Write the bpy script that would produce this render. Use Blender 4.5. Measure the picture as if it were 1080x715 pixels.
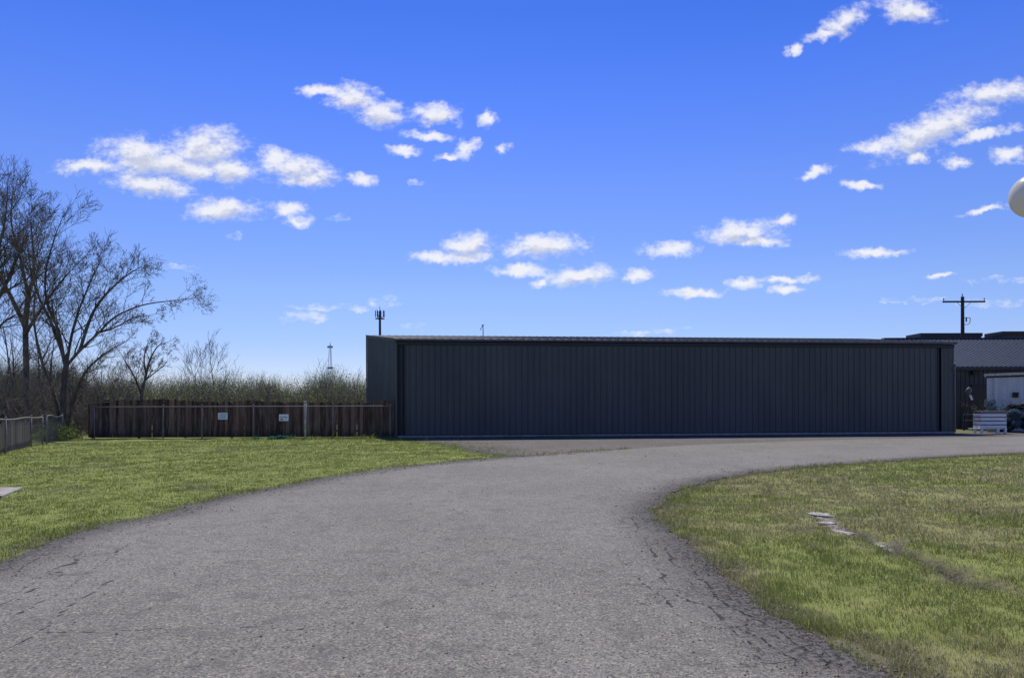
import bpy, bmesh, math, random
import numpy as np
from mathutils import Vector, Matrix
R = math.radians
SC = bpy.context.scene
for _o in list(bpy.data.objects):
    bpy.data.objects.remove(_o)
COL = SC.collection

# ------------------------------------------------------------------ camera
CAM_H = 1.6; F = 720.0; HY = 428.0; ROLL = 0.0034
cd = bpy.data.cameras.new('camera'); cam = bpy.data.objects.new('camera', cd); COL.objects.link(cam)
cd.sensor_width = 36; cd.lens = 36 * F / 1080; cd.shift_y = (HY - 357.5) / 1080
cd.clip_start = 0.05; cd.clip_end = 9000
cam.matrix_world = Matrix.Translation((0, 0, CAM_H)) @ Matrix.Rotation(R(90), 4, 'X') @ Matrix.Rotation(-ROLL, 4, 'Z')
SC.camera = cam
SUN_EL = 57.0; SUN_AZ = -5.0            # azimuth measured clockwise from the view direction (+Y)
SUN_STRENGTH = 4.3; SKY_STRENGTH = 0.085
SC.view_settings.view_transform = 'Standard'; SC.view_settings.look = 'None'
SC.view_settings.gamma = 1.0; SC.view_settings.use_curve_mapping = False
SC.view_settings.exposure = 0.12
SC.render.engine = 'CYCLES'
SC.cycles.max_bounces = 6; SC.cycles.transparent_max_bounces = 8

def unroll(px, py):
    dx = px - 540; dy = HY - py
    c, s = math.cos(ROLL), math.sin(ROLL)
    return dx * c + dy * s, -dx * s + dy * c
def gp(px, py, z=0.0):                    # where a sight line meets the ground
    dx, dy = unroll(px, py); Y = (z - CAM_H) * F / dy
    return Vector((dx / F * Y, Y, z))
def at(px, py, Y):                        # a point at depth Y
    dx, dy = unroll(px, py)
    return Vector((dx / F * Y, Y, CAM_H + dy / F * Y))

# ------------------------------------------------------------------ node helpers
class NT:
    def __init__(s, tree): s.t = tree
    def n(s, typ, **kw):
        nd = s.t.nodes.new(typ)
        ins = kw.pop('ins', {})
        for k, v in kw.items(): setattr(nd, k, v)
        for k, v in ins.items():
            sock = nd.inputs[k]
            if isinstance(v, bpy.types.NodeSocket): s.t.links.new(v, sock)
            else: sock.default_value = v
        return nd
    def m(s, op, a, b=None, c=None, clamp=False):
        ins = {0: a}
        if b is not None: ins[1] = b
        if c is not None: ins[2] = c
        nd = s.n('ShaderNodeMath', operation=op, ins=ins); nd.use_clamp = clamp
        return nd.outputs[0]
    def v(s, op, a, b=None, scale=None):
        ins = {0: a}
        if b is not None: ins[1] = b
        nd = s.n('ShaderNodeVectorMath', operation=op, ins=ins)
        if scale is not None: nd.inputs['Scale'].default_value = scale
        return nd.outputs['Value'] if op in ('LENGTH', 'DOT_PRODUCT') else nd.outputs[0]
    def mix(s, f, a, b, blend='MIX'):
        nd = s.n('ShaderNodeMix', data_type='RGBA', blend_type=blend)
        for k, v in ((0, f), (6, a), (7, b)):
            if isinstance(v, bpy.types.NodeSocket): s.t.links.new(v, nd.inputs[k])
            else: nd.inputs[k].default_value = v if k == 0 else (*v, 1)[:4]
        return nd.outputs[2]
    def noise(s, vec, scale, detail=4, rough=0.55, lac=2.0, dist=0.0):
        nd = s.n('ShaderNodeTexNoise', ins={'Scale': scale, 'Detail': detail, 'Roughness': rough, 'Lacunarity': lac, 'Distortion': dist})
        if vec is not None: s.t.links.new(vec, nd.inputs['Vector'])
        return nd.outputs['Fac']
    def ramp(s, f, lo, hi, a=0.0, b=1.0, smooth=True):
        nd = s.n('ShaderNodeMapRange', interpolation_type='SMOOTHSTEP' if smooth else 'LINEAR',
                 ins={0: f, 1: lo, 2: hi, 3: a, 4: b})
        return nd.outputs[0]
    def attr(s, name):
        return s.n('ShaderNodeAttribute', attribute_name=name).outputs['Fac']
    def coord(s, scale=(1, 1, 1), kind='Object'):
        c = s.n('ShaderNodeTexCoord').outputs[kind]
        return s.n('ShaderNodeMapping', ins={0: c, 3: scale}).outputs[0]
    def pos(s, scale=(1, 1, 1)):
        g = s.n('ShaderNodeNewGeometry').outputs['Position']
        return s.n('ShaderNodeMapping', ins={0: g, 3: scale}).outputs[0]

# ------------------------------------------------------------------ world
W = bpy.data.worlds.new('World'); SC.world = W; W.use_nodes = True
W.node_tree.nodes.clear()
W.cycles.sampling_method = 'MANUAL'; W.cycles.sample_map_resolution = 256
w = NT(W.node_tree)
sky = w.n('ShaderNodeTexSky', sky_type='NISHITA', sun_disc=False, sun_elevation=R(SUN_EL), sun_rotation=R(SUN_AZ),
          altitude=200, air_density=1.0, dust_density=0.15, ozone_density=3.0)
hs = w.n('ShaderNodeHueSaturation', ins={'Hue': 0.512, 'Saturation': 1.22, 'Value': 1.0, 'Color': sky.outputs[0]}).outputs[0]
cr0 = w.n('ShaderNodeValToRGB'); el = cr0.color_ramp.elements          # deeper, purer blue with height
stops = [(0.03, (0.98, 0.98, 1.42)), (0.09, (1.04, 1.05, 1.45)), (0.16, (1.27, 1.22, 1.5)), (0.30, (1.30, 1.29, 1.75)), (0.41, (0.97, 1.17, 1.9)), (0.50, (0.68, 1.02, 1.82)), (1.0, (0.6, 0.9, 1.6))]
el[0].position = stops[0][0]; el[1].position = stops[-1][0]
for k_, (p_, c_) in enumerate(stops[1:-1]): el.new(p_)
for e_, (p_, c_) in zip(el, stops): e_.position = p_; e_.color = (*[x / 2 for x in c_], 1)
zz_ = w.n('ShaderNodeSeparateXYZ', ins={0: w.n('ShaderNodeTexCoord').outputs['Generated']}).outputs[2]
W.node_tree.links.new(zz_, cr0.inputs[0])
skyc = w.mix(1.0, hs, w.v('MULTIPLY', cr0.outputs[0], (1.88, 1.85, 1.80)), 'MULTIPLY')

# clouds: scattered fair-weather cumulus given by direction (tangent plane facing +Y), edges from noise
CL = [  # px, py, rx, ry, rot
 (172,172,66,15,0),(216,158,38,22,-5),(148,164,42,18,8),(96,175,38,8,-4),(160,196,44,11,8),(242,178,28,14,10),(205,180,40,12,0),
 (312,180,38,15,8),(290,168,18,12,0),(325,190,26,9,0),(382,190,14,6,0),(236,222,37,12,0),(304,221,20,7,0),(314,234,14,6,0),
 (372,104,28,14,10),(340,95,24,6,-5),(402,119,27,13,8),(460,120,25,11,5),(513,125,8,9,20),(452,144,25,5,6),
 (424,158,17,5,6),(492,156,13,9,-25),(474,166,16,4,-6),(531,157,9,5,0),(494,260,26,13,-10),(458,271,27,6,0),(490,272,30,7,0),
 (572,260,42,12,-3),(552,285,28,7,0),(612,291,36,10,-3),(673,290,15,7,-4),(568,299,9,5,0),(707,262,26,9,-3),
 (783,244,38,12,-3),(828,232,14,6,-15),(795,255,34,6,3),(733,309,27,5,0),(785,299,16,6,0),(832,295,30,4,0),(828,306,18,5,0),
 (860,183,17,5,-18),(908,195,19,5,0),(925,267,33,5,-2),(1038,222,24,3.5,-12),(890,22,28,11,-32),(872,37,22,6,-8),
 (957,12,32,12,5),(838,54,8,6,-30),(985,136,64,18,-22),(1048,98,42,12,-8),(925,154,30,7,-10),(1036,142,38,6,-12),
 (964,167,11,7,0),(1010,171,14,7,0),(1062,163,18,8,0),(993,290,15,3,0)]
FAINT = [(942,318,16,3,0),(975,316,18,3,0),(1060,296,44,3,0),(685,350,40,3,-3),(440,192,9,4,0),(246,248,9,4,0),(358,228,12,4,0),
         (185,283,26,3,0),(320,335,26,5,0),(408,318,14,6,0),(440,345,16,3,0),(1050,320,40,4,0),(350,325,40,3,0)]
def uv(px, py):
    dx, dy = unroll(px, py); return dx / F, dy / F
g = w
def field(vin, lst, grow, acc=None, first=True):
    prev = acc; acc = None
    for (px, py, rx, ry, rot) in lst:
        u, v_ = uv(px, py)
        src = vin
        if prev is not None:      # makes each step wait for the one before it, which keeps the shader's stack small
            src = g.n('ShaderNodeVectorMath', operation='MULTIPLY_ADD', ins={0: prev, 1: (1e-9, 1e-9, 1e-9), 2: vin}).outputs[0]
        mp = g.n('ShaderNodeMapping', vector_type='TEXTURE',
                 ins={0: src, 1: (u, v_, 0), 2: (0, 0, R(-rot)), 3: (rx * grow / F, ry * grow / F, 1)}).outputs[0]
        ln = g.v('LENGTH', mp)
        acc = ln if acc is None else g.n('ShaderNodeMath', operation='SMOOTH_MIN', ins={0: acc, 1: ln, 2: 0.18}).outputs[0]
        prev = acc
    return g.m('SUBTRACT', 1.0, acc)
geo = w.n('ShaderNodeTexCoord').outputs['Generated']
sep = w.n('ShaderNodeSeparateXYZ', ins={0: geo})
ysafe = w.m('MAXIMUM', sep.outputs[1], 0.05)
cu = w.m('DIVIDE', sep.outputs[0], ysafe); cv = w.m('DIVIDE', sep.outputs[2], ysafe)
cvec = w.n('ShaderNodeCombineXYZ', ins={0: cu, 1: cv}).outputs[0]
def dens(vin, lst, faintl, prev=None):
    wn = g.n('ShaderNodeTexNoise', ins={'Scale': 42.0, 'Detail': 4.0, 'Roughness': 0.6, 'Vector': vin}).outputs['Color']
    v0 = vin; vin = g.v('ADD', vin, g.v('MULTIPLY', g.v('SUBTRACT', wn, (0.5, 0.5, 0.5)), (0.036, 0.026, 0)))
    base = field(vin, lst, 1.32, prev)
    if faintl: base = g.m('MAXIMUM', base, g.m('MINIMUM', g.m('SUBTRACT', field(vin, faintl, 1.5, base), 0.22), 0.18))
    mp1 = g.n('ShaderNodeMapping', ins={0: v0, 3: (1, 1.6, 1)}).outputs[0]
    n1 = g.noise(mp1, 30, 7, 0.60); n2 = g.noise(mp1, 95, 5, 0.62)
    nn = g.m('ADD', g.m('MULTIPLY', g.m('SUBTRACT', n1, 0.51), 2.4), g.m('MULTIPLY', g.m('SUBTRACT', n2, 0.5), 1.25))
    lim = g.m('MULTIPLY', g.m('ADD', base, 0.10), 6.0)      # keeps stray noise away from the cloud
    return g.m('MINIMUM', g.m('ADD', g.m('MULTIPLY', base, 1.75), g.m('SUBTRACT', nn, 0.02)), lim)
da = dens(cvec, CL, FAINT)
db = dens(w.v('ADD', cvec, (-0.003, 0.011, 0)), [c for c in CL if c[2] * c[3] > 260], None, da)
alpha = w.ramp(da, -0.15, 1.45)
alpha = w.m('MULTIPLY', alpha, w.ramp(sep.outputs[1], 0.06, 0.2))
alpha = w.m('MULTIPLY', alpha, 0.93)
under = w.ramp(w.m('SUBTRACT', db, w.m('MULTIPLY', da, 0.55)), -0.1, 0.9)   # much cloud above this point: its lower side
ccol = w.mix(under, (9.9, 9.9, 10.3), (6.6, 7.0, 8.3))
skyf = w.mix(alpha, skyc, ccol)
bg = w.n('ShaderNodeBackground', ins={0: skyf, 1: SKY_STRENGTH})
wo = w.n('ShaderNodeOutputWorld', ins={0: bg.outputs[0]})

# ------------------------------------------------------------------ sun
sl = bpy.data.lights.new('sun', 'SUN'); sl.energy = SUN_STRENGTH; sl.angle = R(0.53); sl.color = (1.0, 0.94, 0.82)
so = bpy.data.objects.new('sun', sl); COL.objects.link(so)
sdv = Vector((math.sin(R(SUN_AZ)) * math.cos(R(SUN_EL)), math.cos(R(SUN_AZ)) * math.cos(R(SUN_EL)), math.sin(R(SUN_EL))))
so.rotation_euler = sdv.to_track_quat('Z', 'Y').to_euler(); so.location = sdv * 50

# ------------------------------------------------------------------ materials
def mat(name):
    m = bpy.data.materials.new(name); m.use_nodes = True; m.node_tree.nodes.clear()
    t = NT(m.node_tree); out = t.n('ShaderNodeOutputMaterial')
    return m, t, out
def pbsdf(t, out, color, rough=0.8, metal=0.0, spec=0.5, height=None, bdist=0.01, bstr=1.0):
    b = t.n('ShaderNodeBsdfPrincipled')
    for k, v in (('Base Color', color), ('Roughness', rough), ('Metallic', metal), ('Specular IOR Level', spec)):
        if isinstance(v, bpy.types.NodeSocket): t.t.links.new(v, b.inputs[k])
        else: b.inputs[k].default_value = (*v, 1) if k == 'Base Color' else v
    if height is not None:
        bp = t.n('ShaderNodeBump', ins={'Strength': bstr, 'Distance': bdist, 'Height': height})
        t.t.links.new(bp.outputs[0], b.inputs['Normal'])
    t.t.links.new(b.outputs[0], out.inputs[0])
    return b
def simple(name, c, rough=0.7, metal=0.0, var=0.25, scale=6.0, stretch=(1, 1, 1), bump=0.0, spec=0.4):
    m, t, out = mat(name)
    n = t.noise(t.coord(stretch), scale, 6, 0.6)
    k = t.ramp(n, 0.3, 0.7, 0, 1)
    col = t.mix(k, tuple(x * (1 - var) for x in c), tuple(min(1, x * (1 + var)) for x in c))
    pbsdf(t, out, col, rough, metal, spec, n if bump else None, bump)
    return m

def m_siding(name, c, c2, rough=0.45):
    m, t, out = mat(name)
    p = t.pos()
    big = t.noise(t.pos((0.5, 0.5, 0.25)), 1.0, 4, 0.6)
    fine = t.noise(t.pos((6, 6, 0.35)), 1.0, 5, 0.6)
    k = t.ramp(t.m('ADD', t.m('MULTIPLY', big, 0.6), t.m('MULTIPLY', fine, 0.4)), 0.35, 0.65)
    col = t.mix(k, c, c2)
    col = t.mix(1.0, col, t.mix(t.attr('tone'), (0.84, 0.84, 0.85), (1.16, 1.16, 1.14)), 'MULTIPLY')
    z = t.n('ShaderNodeSeparateXYZ', ins={0: p}).outputs[2]
    dirt = t.m('MULTIPLY', t.ramp(t.m('ADD', z, t.m('MULTIPLY', t.m('SUBTRACT', fine, 0.5), 0.5)), 0.0, 0.55, 1, 0), 0.35)
    col = t.mix(dirt, col, (0.085, 0.078, 0.07))
    pbsdf(t, out, col, t.ramp(fine, 0.3, 0.7, rough - 0.06, rough + 0.12), 0.0, 0.45, fine, 0.002)
    return m
M = {}
M['siding'] = m_siding('charcoal_siding', (0.054, 0.058, 0.060), (0.074, 0.077, 0.078))
M['siding_side'] = m_siding('charcoal_green_siding', (0.044, 0.056, 0.054), (0.058, 0.070, 0.066))
M['siding_dark'] = m_siding('dark_siding', (0.020, 0.026, 0.036), (0.030, 0.037, 0.048))
M['trim_dark'] = simple('dark_trim', (0.014, 0.017, 0.024), 0.5)
M['roof_grey'] = simple('weathered_metal_roof', (0.095, 0.095, 0.095), 0.7, 0.0, 0.2, 2.0)
M['roof_blue'] = simple('slate_blue_metal_roof', (0.036, 0.056, 0.090), 0.7, 0.0, 0.22, 3.0)
M['galv'] = simple('galvanised_steel', (0.20, 0.185, 0.165), 0.7, 0.1, 0.2, 8.0)
M['concrete'] = simple('old_concrete', (0.30, 0.275, 0.235), 0.9, 0, 0.3, 7.0, bump=0.006)
M['concrete_post'] = simple('dull_pale_post', (0.42, 0.39, 0.35), 0.8)
M['stone'] = simple('pale_stone', (0.32, 0.30, 0.27), 0.9, 0, 0.5, 22.0, bump=0.02)
M['white_paint'] = simple('chalky_white_paint', (0.74, 0.73, 0.70), 0.7, 0, 0.15, 5.0, (1, 1, 4))
M['shed_white'] = simple('pale_painted_wall', (0.66, 0.65, 0.61), 0.7, 0, 0.10, 1.2, (3, 3, 0.6))
M['beige'] = simple('beige_trim', (0.62, 0.55, 0.48), 0.7)
M['sign'] = simple('white_sign_face', (0.72, 0.74, 0.78), 0.5, 0, 0.05)
M['ink'] = simple('grey_print', (0.10, 0.12, 0.16), 0.6)
M['black'] = simple('black_metal', (0.012, 0.013, 0.016), 0.5)
M['pole_wood'] = simple('tarred_pole_wood', (0.045, 0.035, 0.030), 0.9, 0, 0.3, 3, (8, 8, 0.6))
M['porcelain'] = simple('brown_porcelain', (0.06, 0.045, 0.04), 0.3)
M['tarp'] = simple('green_plastic', (0.012, 0.075, 0.045), 0.9, 0, 0.3, 9, spec=0.05)
M['steel_far'] = simple('tower_steel', (0.05, 0.06, 0.09), 0.6)
M['steel_hazed'] = simple('hazed_tower_steel', (0.30, 0.34, 0.42), 0.7)  # far mast: distance haze put into the steel colour

def m_bark(name, c1, c2):
    m, t, out = mat(name)
    n = t.noise(t.pos((1, 1, 0.25)), 9, 6, 0.65)
    big = t.noise(t.pos(), 0.6, 2, 0.5)
    col = t.mix(t.ramp(t.m('ADD', t.m('MULTIPLY', n, 0.7), t.m('MULTIPLY', big, 0.3)), 0.35, 0.65), c1, c2)
    pbsdf(t, out, col, 0.95, 0, 0.1, n, 0.02)
    return m
M['bark'] = m_bark('grey_brown_bark', (0.070, 0.060, 0.050), (0.20, 0.172, 0.145))
M['bark_pale'] = m_bark('pale_bark', (0.14, 0.12, 0.11), (0.26, 0.23, 0.21))
M['bark_brush'] = m_bark('brush_stems', (0.17, 0.145, 0.115), (0.38, 0.33, 0.27))
M['bark_thicket'] = m_bark('thicket_stems', (0.10, 0.085, 0.068), (0.30, 0.26, 0.21))
def m_leaf(name, c1, c2, trans=0.35):
    m, t, out = mat(name)
    n = t.noise(t.pos(), 1.3, 3, 0.6)
    f = t.noise(t.pos(), 14, 2, 0.5)
    col = t.mix(t.ramp(t.m('ADD', t.m('MULTIPLY', n, 0.6), t.m('MULTIPLY', f, 0.4)), 0.35, 0.65), c1, c2)
    d = t.n('ShaderNodeBsdfDiffuse', ins={0: col}); tr = t.n('ShaderNodeBsdfTranslucent', ins={0: col})
    mx = t.n('ShaderNodeMixShader', ins={0: trans, 1: d.outputs[0], 2: tr.outputs[0]})
    t.t.links.new(mx.outputs[0], out.inputs[0])
    return m
M['bud'] = m_leaf('spring_buds', (0.045, 0.05, 0.02), (0.10, 0.10, 0.04))
M['brush_leaf'] = m_leaf('brush_foliage', (0.13, 0.15, 0.045), (0.25, 0.28, 0.09), 0.6)
M['juniper'] = m_leaf('blue_green_foliage', (0.07, 0.11, 0.15), (0.20, 0.28, 0.34), 0.3)
M['dark_leaf'] = m_leaf('dark_foliage', (0.012, 0.018, 0.018), (0.035, 0.045, 0.04), 0.2)

# weathered wood: each board keeps its own tone through an attribute
def m_wood(name, c1, c2, c3):
    m, t, out = mat(name)
    r = t.attr('tone')
    n = t.noise(t.pos((14, 14, 1.2)), 1.0, 6, 0.65)
    col = t.mix(r, c1, c2)
    col = t.mix(t.m('MULTIPLY', t.ramp(n, 0.45, 0.75), 0.6), col, c3)
    z = t.n('ShaderNodeSeparateXYZ', ins={0: t.pos()}).outputs[2]
    foot_dark = t.ramp(t.m('ADD', z, t.m('MULTIPLY', n, 0.5)), 0.25, 0.75, 0.75, 0.0)     # boards darken unevenly towards the foot
    col = t.mix(foot_dark, col, (0.014, 0.015, 0.014))
    pbsdf(t, out, col, 0.95, 0, 0.15, n, 0.004)
    return m
M['fence_wood'] = m_wood('weathered_dark_boards', (0.050, 0.030, 0.021), (0.24, 0.135, 0.088), (0.38, 0.28, 0.21))

# grass blades
m, t, out = mat('grass_blades'); M['blade'] = m
tone = t.attr('tone'); dry = t.attr('dry')
big = t.noise(t.pos(), 0.35, 4, 0.6)
green = t.mix(tone, (0.215, 0.262, 0.062), (0.340, 0.385, 0.115))
green = t.mix(t.ramp(big, 0.38, 0.62), green, (0.250, 0.310, 0.075))
straw = t.mix(tone, (0.34, 0.29, 0.17), (0.52, 0.45, 0.29))
col = t.mix(dry, green, straw)
nv = t.n('ShaderNodeNewGeometry').outputs['Normal']
nv = t.v('NORMALIZE', t.v('ADD', t.v('SCALE', nv, scale=0.45), (0, 0, 0.9)))
d = t.n('ShaderNodeBsdfDiffuse', ins={0: col, 'Normal': nv}); tr = t.n('ShaderNodeBsdfTranslucent', ins={0: col})
mx = t.n('ShaderNodeMixShader', ins={0: 0.30, 1: d.outputs[0], 2: tr.outputs[0]})
t.t.links.new(mx.outputs[0], out.inputs[0])

# soil and turf below the blades
m, t, out = mat('turf_ground'); M['ground'] = m
p = t.pos()
n0 = t.noise(p, 0.22, 3, 0.6); n1 = t.noise(p, 1.4, 5, 0.65); n2 = t.noise(p, 17, 5, 0.7); n3 = t.noise(p, 70, 3, 0.7)
mixn = t.m('ADD', t.m('MULTIPLY', n1, 0.45), t.m('ADD', t.m('MULTIPLY', n2, 0.35), t.m('MULTIPLY', n3, 0.2)))
grc = t.mix(t.ramp(mixn, 0.38, 0.62), (0.165, 0.195, 0.052), (0.260, 0.295, 0.086))
dryf = t.attr('dry')
grc = t.mix(t.m('MULTIPLY', dryf, t.ramp(n2, 0.35, 0.65, 0.4, 1.0)), grc, (0.27, 0.24, 0.12))
soil = t.mix(t.ramp(n2, 0.4, 0.6), (0.045, 0.038, 0.030), (0.120, 0.105, 0.085))
soil = t.mix(t.ramp(n3, 0.58, 0.66), soil, (0.26, 0.24, 0.21))
col = t.mix(t.attr('bare'), grc, soil)
col = t.mix(t.attr('chalk'), col, t.mix(t.ramp(n2, 0.4, 0.6), (0.24, 0.225, 0.20), (0.46, 0.44, 0.41)))
pbsdf(t, out, col, 0.95, 0, 0.1, mixn, 0.05)

# asphalt; 'edge' is the metres to the border, 'crack' the wear lines and the apron's painted seam shade
def m_asphalt(name, lo, mid, hi, grit=1.0, edge_w=0.45, crumble=1.0):
    m, t, out = mat(name)
    p = t.pos()
    big = t.noise(p, 0.33, 5, 0.6); med = t.noise(p, 3.0, 5, 0.65)
    vor = t.n('ShaderNodeTexVoronoi', feature='F1', ins={'Scale': 105.0, 'Randomness': 1.0, 'Vector': p})
    sc = t.n('ShaderNodeSeparateColor', ins={0: vor.outputs['Color']})
    vor2 = t.n('ShaderNodeTexVoronoi', feature='F1', ins={'Scale': 58.0, 'Randomness': 1.0, 'Vector': p})
    sc2 = t.n('ShaderNodeSeparateColor', ins={0: vor2.outputs['Color']})
    tint = t.mix(t.ramp(t.m('ADD', t.m('MULTIPLY', big, 0.7), t.m('MULTIPLY', t.noise(t.pos((1.6, 0.35, 1)), 0.8, 4, 0.6), 0.3)), 0.40, 0.60), tuple(x * 0.86 for x in lo), tuple(x * 1.08 for x in mid))
    stone = t.mix(sc.outputs[0], tuple(x * 0.42 for x in lo), hi)
    col = t.mix(0.60, tint, stone)
    col = t.mix(t.m('MULTIPLY', t.ramp(sc2.outputs[0], 0.86, 0.93), 0.55), col, (hi[0] * 1.15, hi[1] * 1.08, hi[2] * 0.98))
    col = t.mix(t.m('MULTIPLY', t.ramp(sc2.outputs[1], 0.85, 0.92), 0.6), col, tuple(x * 0.35 for x in lo))
    col = t.mix(t.m('MULTIPLY', t.ramp(sc.outputs[1], 0.9, 0.96), 0.6), col, (0.20, 0.13, 0.09))
    col = t.mix(t.m('MULTIPLY', t.ramp(med, 0.5, 0.70), 0.45), col, tuple(x * 0.6 for x in lo))
    e = t.m('ADD', t.attr('edge'), t.m('MULTIPLY', t.m('SUBTRACT', med, 0.5), 0.9))
    ef = t.m('MULTIPLY', t.ramp(e, 0.0, edge_w * 1.9, 1.0, 0.0), 0.85 * crumble)
    spl = t.noise(p, 22, 4, 0.7)
    dirt = t.mix(t.ramp(spl, 0.42, 0.6), (0.030, 0.028, 0.026), (0.135, 0.128, 0.122))
    col = t.mix(ef, col, dirt)
    blk = t.m('MULTIPLY', t.ramp(t.m('ADD', e, t.m('MULTIPLY', t.m('SUBTRACT', big, 0.5), 1.2)), -0.05, 0.30, 1.0, 0.0), t.ramp(spl, 0.42, 0.50, 0.95, 0.05))
    col = t.mix(t.m('MULTIPLY', blk, crumble), col, (0.022, 0.020, 0.019))
    ck = t.attr('crack_seam')
    cw = t.m('ADD', ck, t.m('MULTIPLY', t.m('SUBTRACT', spl, 0.48), 0.026))
    cf = t.ramp(cw, 0.003, 0.017, 1.0, 0.0)
    # alligator cracks, only near the broken borders
    wp = t.v('ADD', p, t.v('SCALE', t.n('ShaderNodeTexNoise', ins={'Scale': 2.5, 'Detail': 3.0, 'Vector': p}).outputs['Color'], scale=0.5))
    vc = t.n('ShaderNodeTexVoronoi', feature='DISTANCE_TO_EDGE', ins={'Scale': 1.5, 'Vector': wp}).outputs['Distance']
    ag = t.m('MULTIPLY', t.ramp(vc, 0.0, 0.016, 1.0, 0.0), t.ramp(t.m('ADD', t.attr('edge'), t.m('MULTIPLY', t.m('SUBTRACT', big, 0.5), 2.5)), 0.5, 1.3, 1.0, 0.0))
    ag = t.m('MULTIPLY', ag, t.ramp(med, 0.50, 0.60))
    call = t.m('MAXIMUM', cf, t.m('MULTIPLY', ag, 0.8))
    col = t.mix(t.m('MULTIPLY', call, 0.85), col, (0.018, 0.018, 0.019))
    h = t.m('ADD', t.m('MULTIPLY', t.m('SUBTRACT', 1.0, vor.outputs['Distance']), 0.5 * grit), t.m('MULTIPLY', med, 0.8))
    h = t.m('SUBTRACT', h, t.m('MULTIPLY', call, 2.5))
    h = t.m('ADD', h, t.m('MULTIPLY', t.m('MULTIPLY', spl, ef), 3.0))
    pbsdf(t, out, col, 0.9, 0, 0.25, h, 0.008)
    return m
M['road'] = m_asphalt('worn_asphalt', (0.134, 0.131, 0.113), (0.184, 0.179, 0.156), (0.345, 0.332, 0.285))
M['apron'] = m_asphalt('gravelly_apron', (0.085, 0.080, 0.074), (0.125, 0.117, 0.106), (0.23, 0.21, 0.185), 1.3, 0.5)

# ------------------------------------------------------------------ mesh helpers
def link(name, me, m=None, parent=None, smooth=False):
    o = bpy.data.objects.new(name, me); COL.objects.link(o)
    if m is not None:
        for q in (m if isinstance(m, (list, tuple)) else [m]): me.materials.append(q)
    if parent: o.parent = parent
    if smooth: me.shade_smooth()
    return o
def tag(o, label=None, cat=None, group=None, kind=None):
    if label: o['label'] = label
    if cat: o['category'] = cat
    if group: o['group'] = group
    if kind: o['kind'] = kind
    return o
def empty(name, loc, label=None, cat=None, group=None, rz=0.0):
    o = bpy.data.objects.new(name, None); COL.objects.link(o); o.location = loc; o.rotation_euler.z = rz
    o.empty_display_size = 0.2
    return tag(o, label, cat, group)
def npmesh(name, V, Fc, attrs=None, mat_idx=None):
    """V (n,3); Fc (m,k) with k 3 or 4"""
    V = np.asarray(V, np.float32); Fc = np.asarray(Fc, np.int32); k = Fc.shape[1]
    me = bpy.data.meshes.new(name)
    me.vertices.add(len(V)); me.vertices.foreach_set('co', V.ravel())
    me.loops.add(Fc.size); me.loops.foreach_set('vertex_index', Fc.ravel())
    me.polygons.add(len(Fc)); me.polygons.foreach_set('loop_start', np.arange(0, Fc.size, k, dtype=np.int32))
    try: me.polygons.foreach_set('loop_total', np.full(len(Fc), k, np.int32))
    except Exception: pass
    if mat_idx is not None: me.polygons.foreach_set('material_index', np.asarray(mat_idx, np.int32))
    for an, av in (attrs or {}).items():
        a = me.attributes.new(an, 'FLOAT', 'POINT'); a.data.foreach_set('value', np.asarray(av, np.float32))
    me.update(calc_edges=True)
    return me
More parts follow.
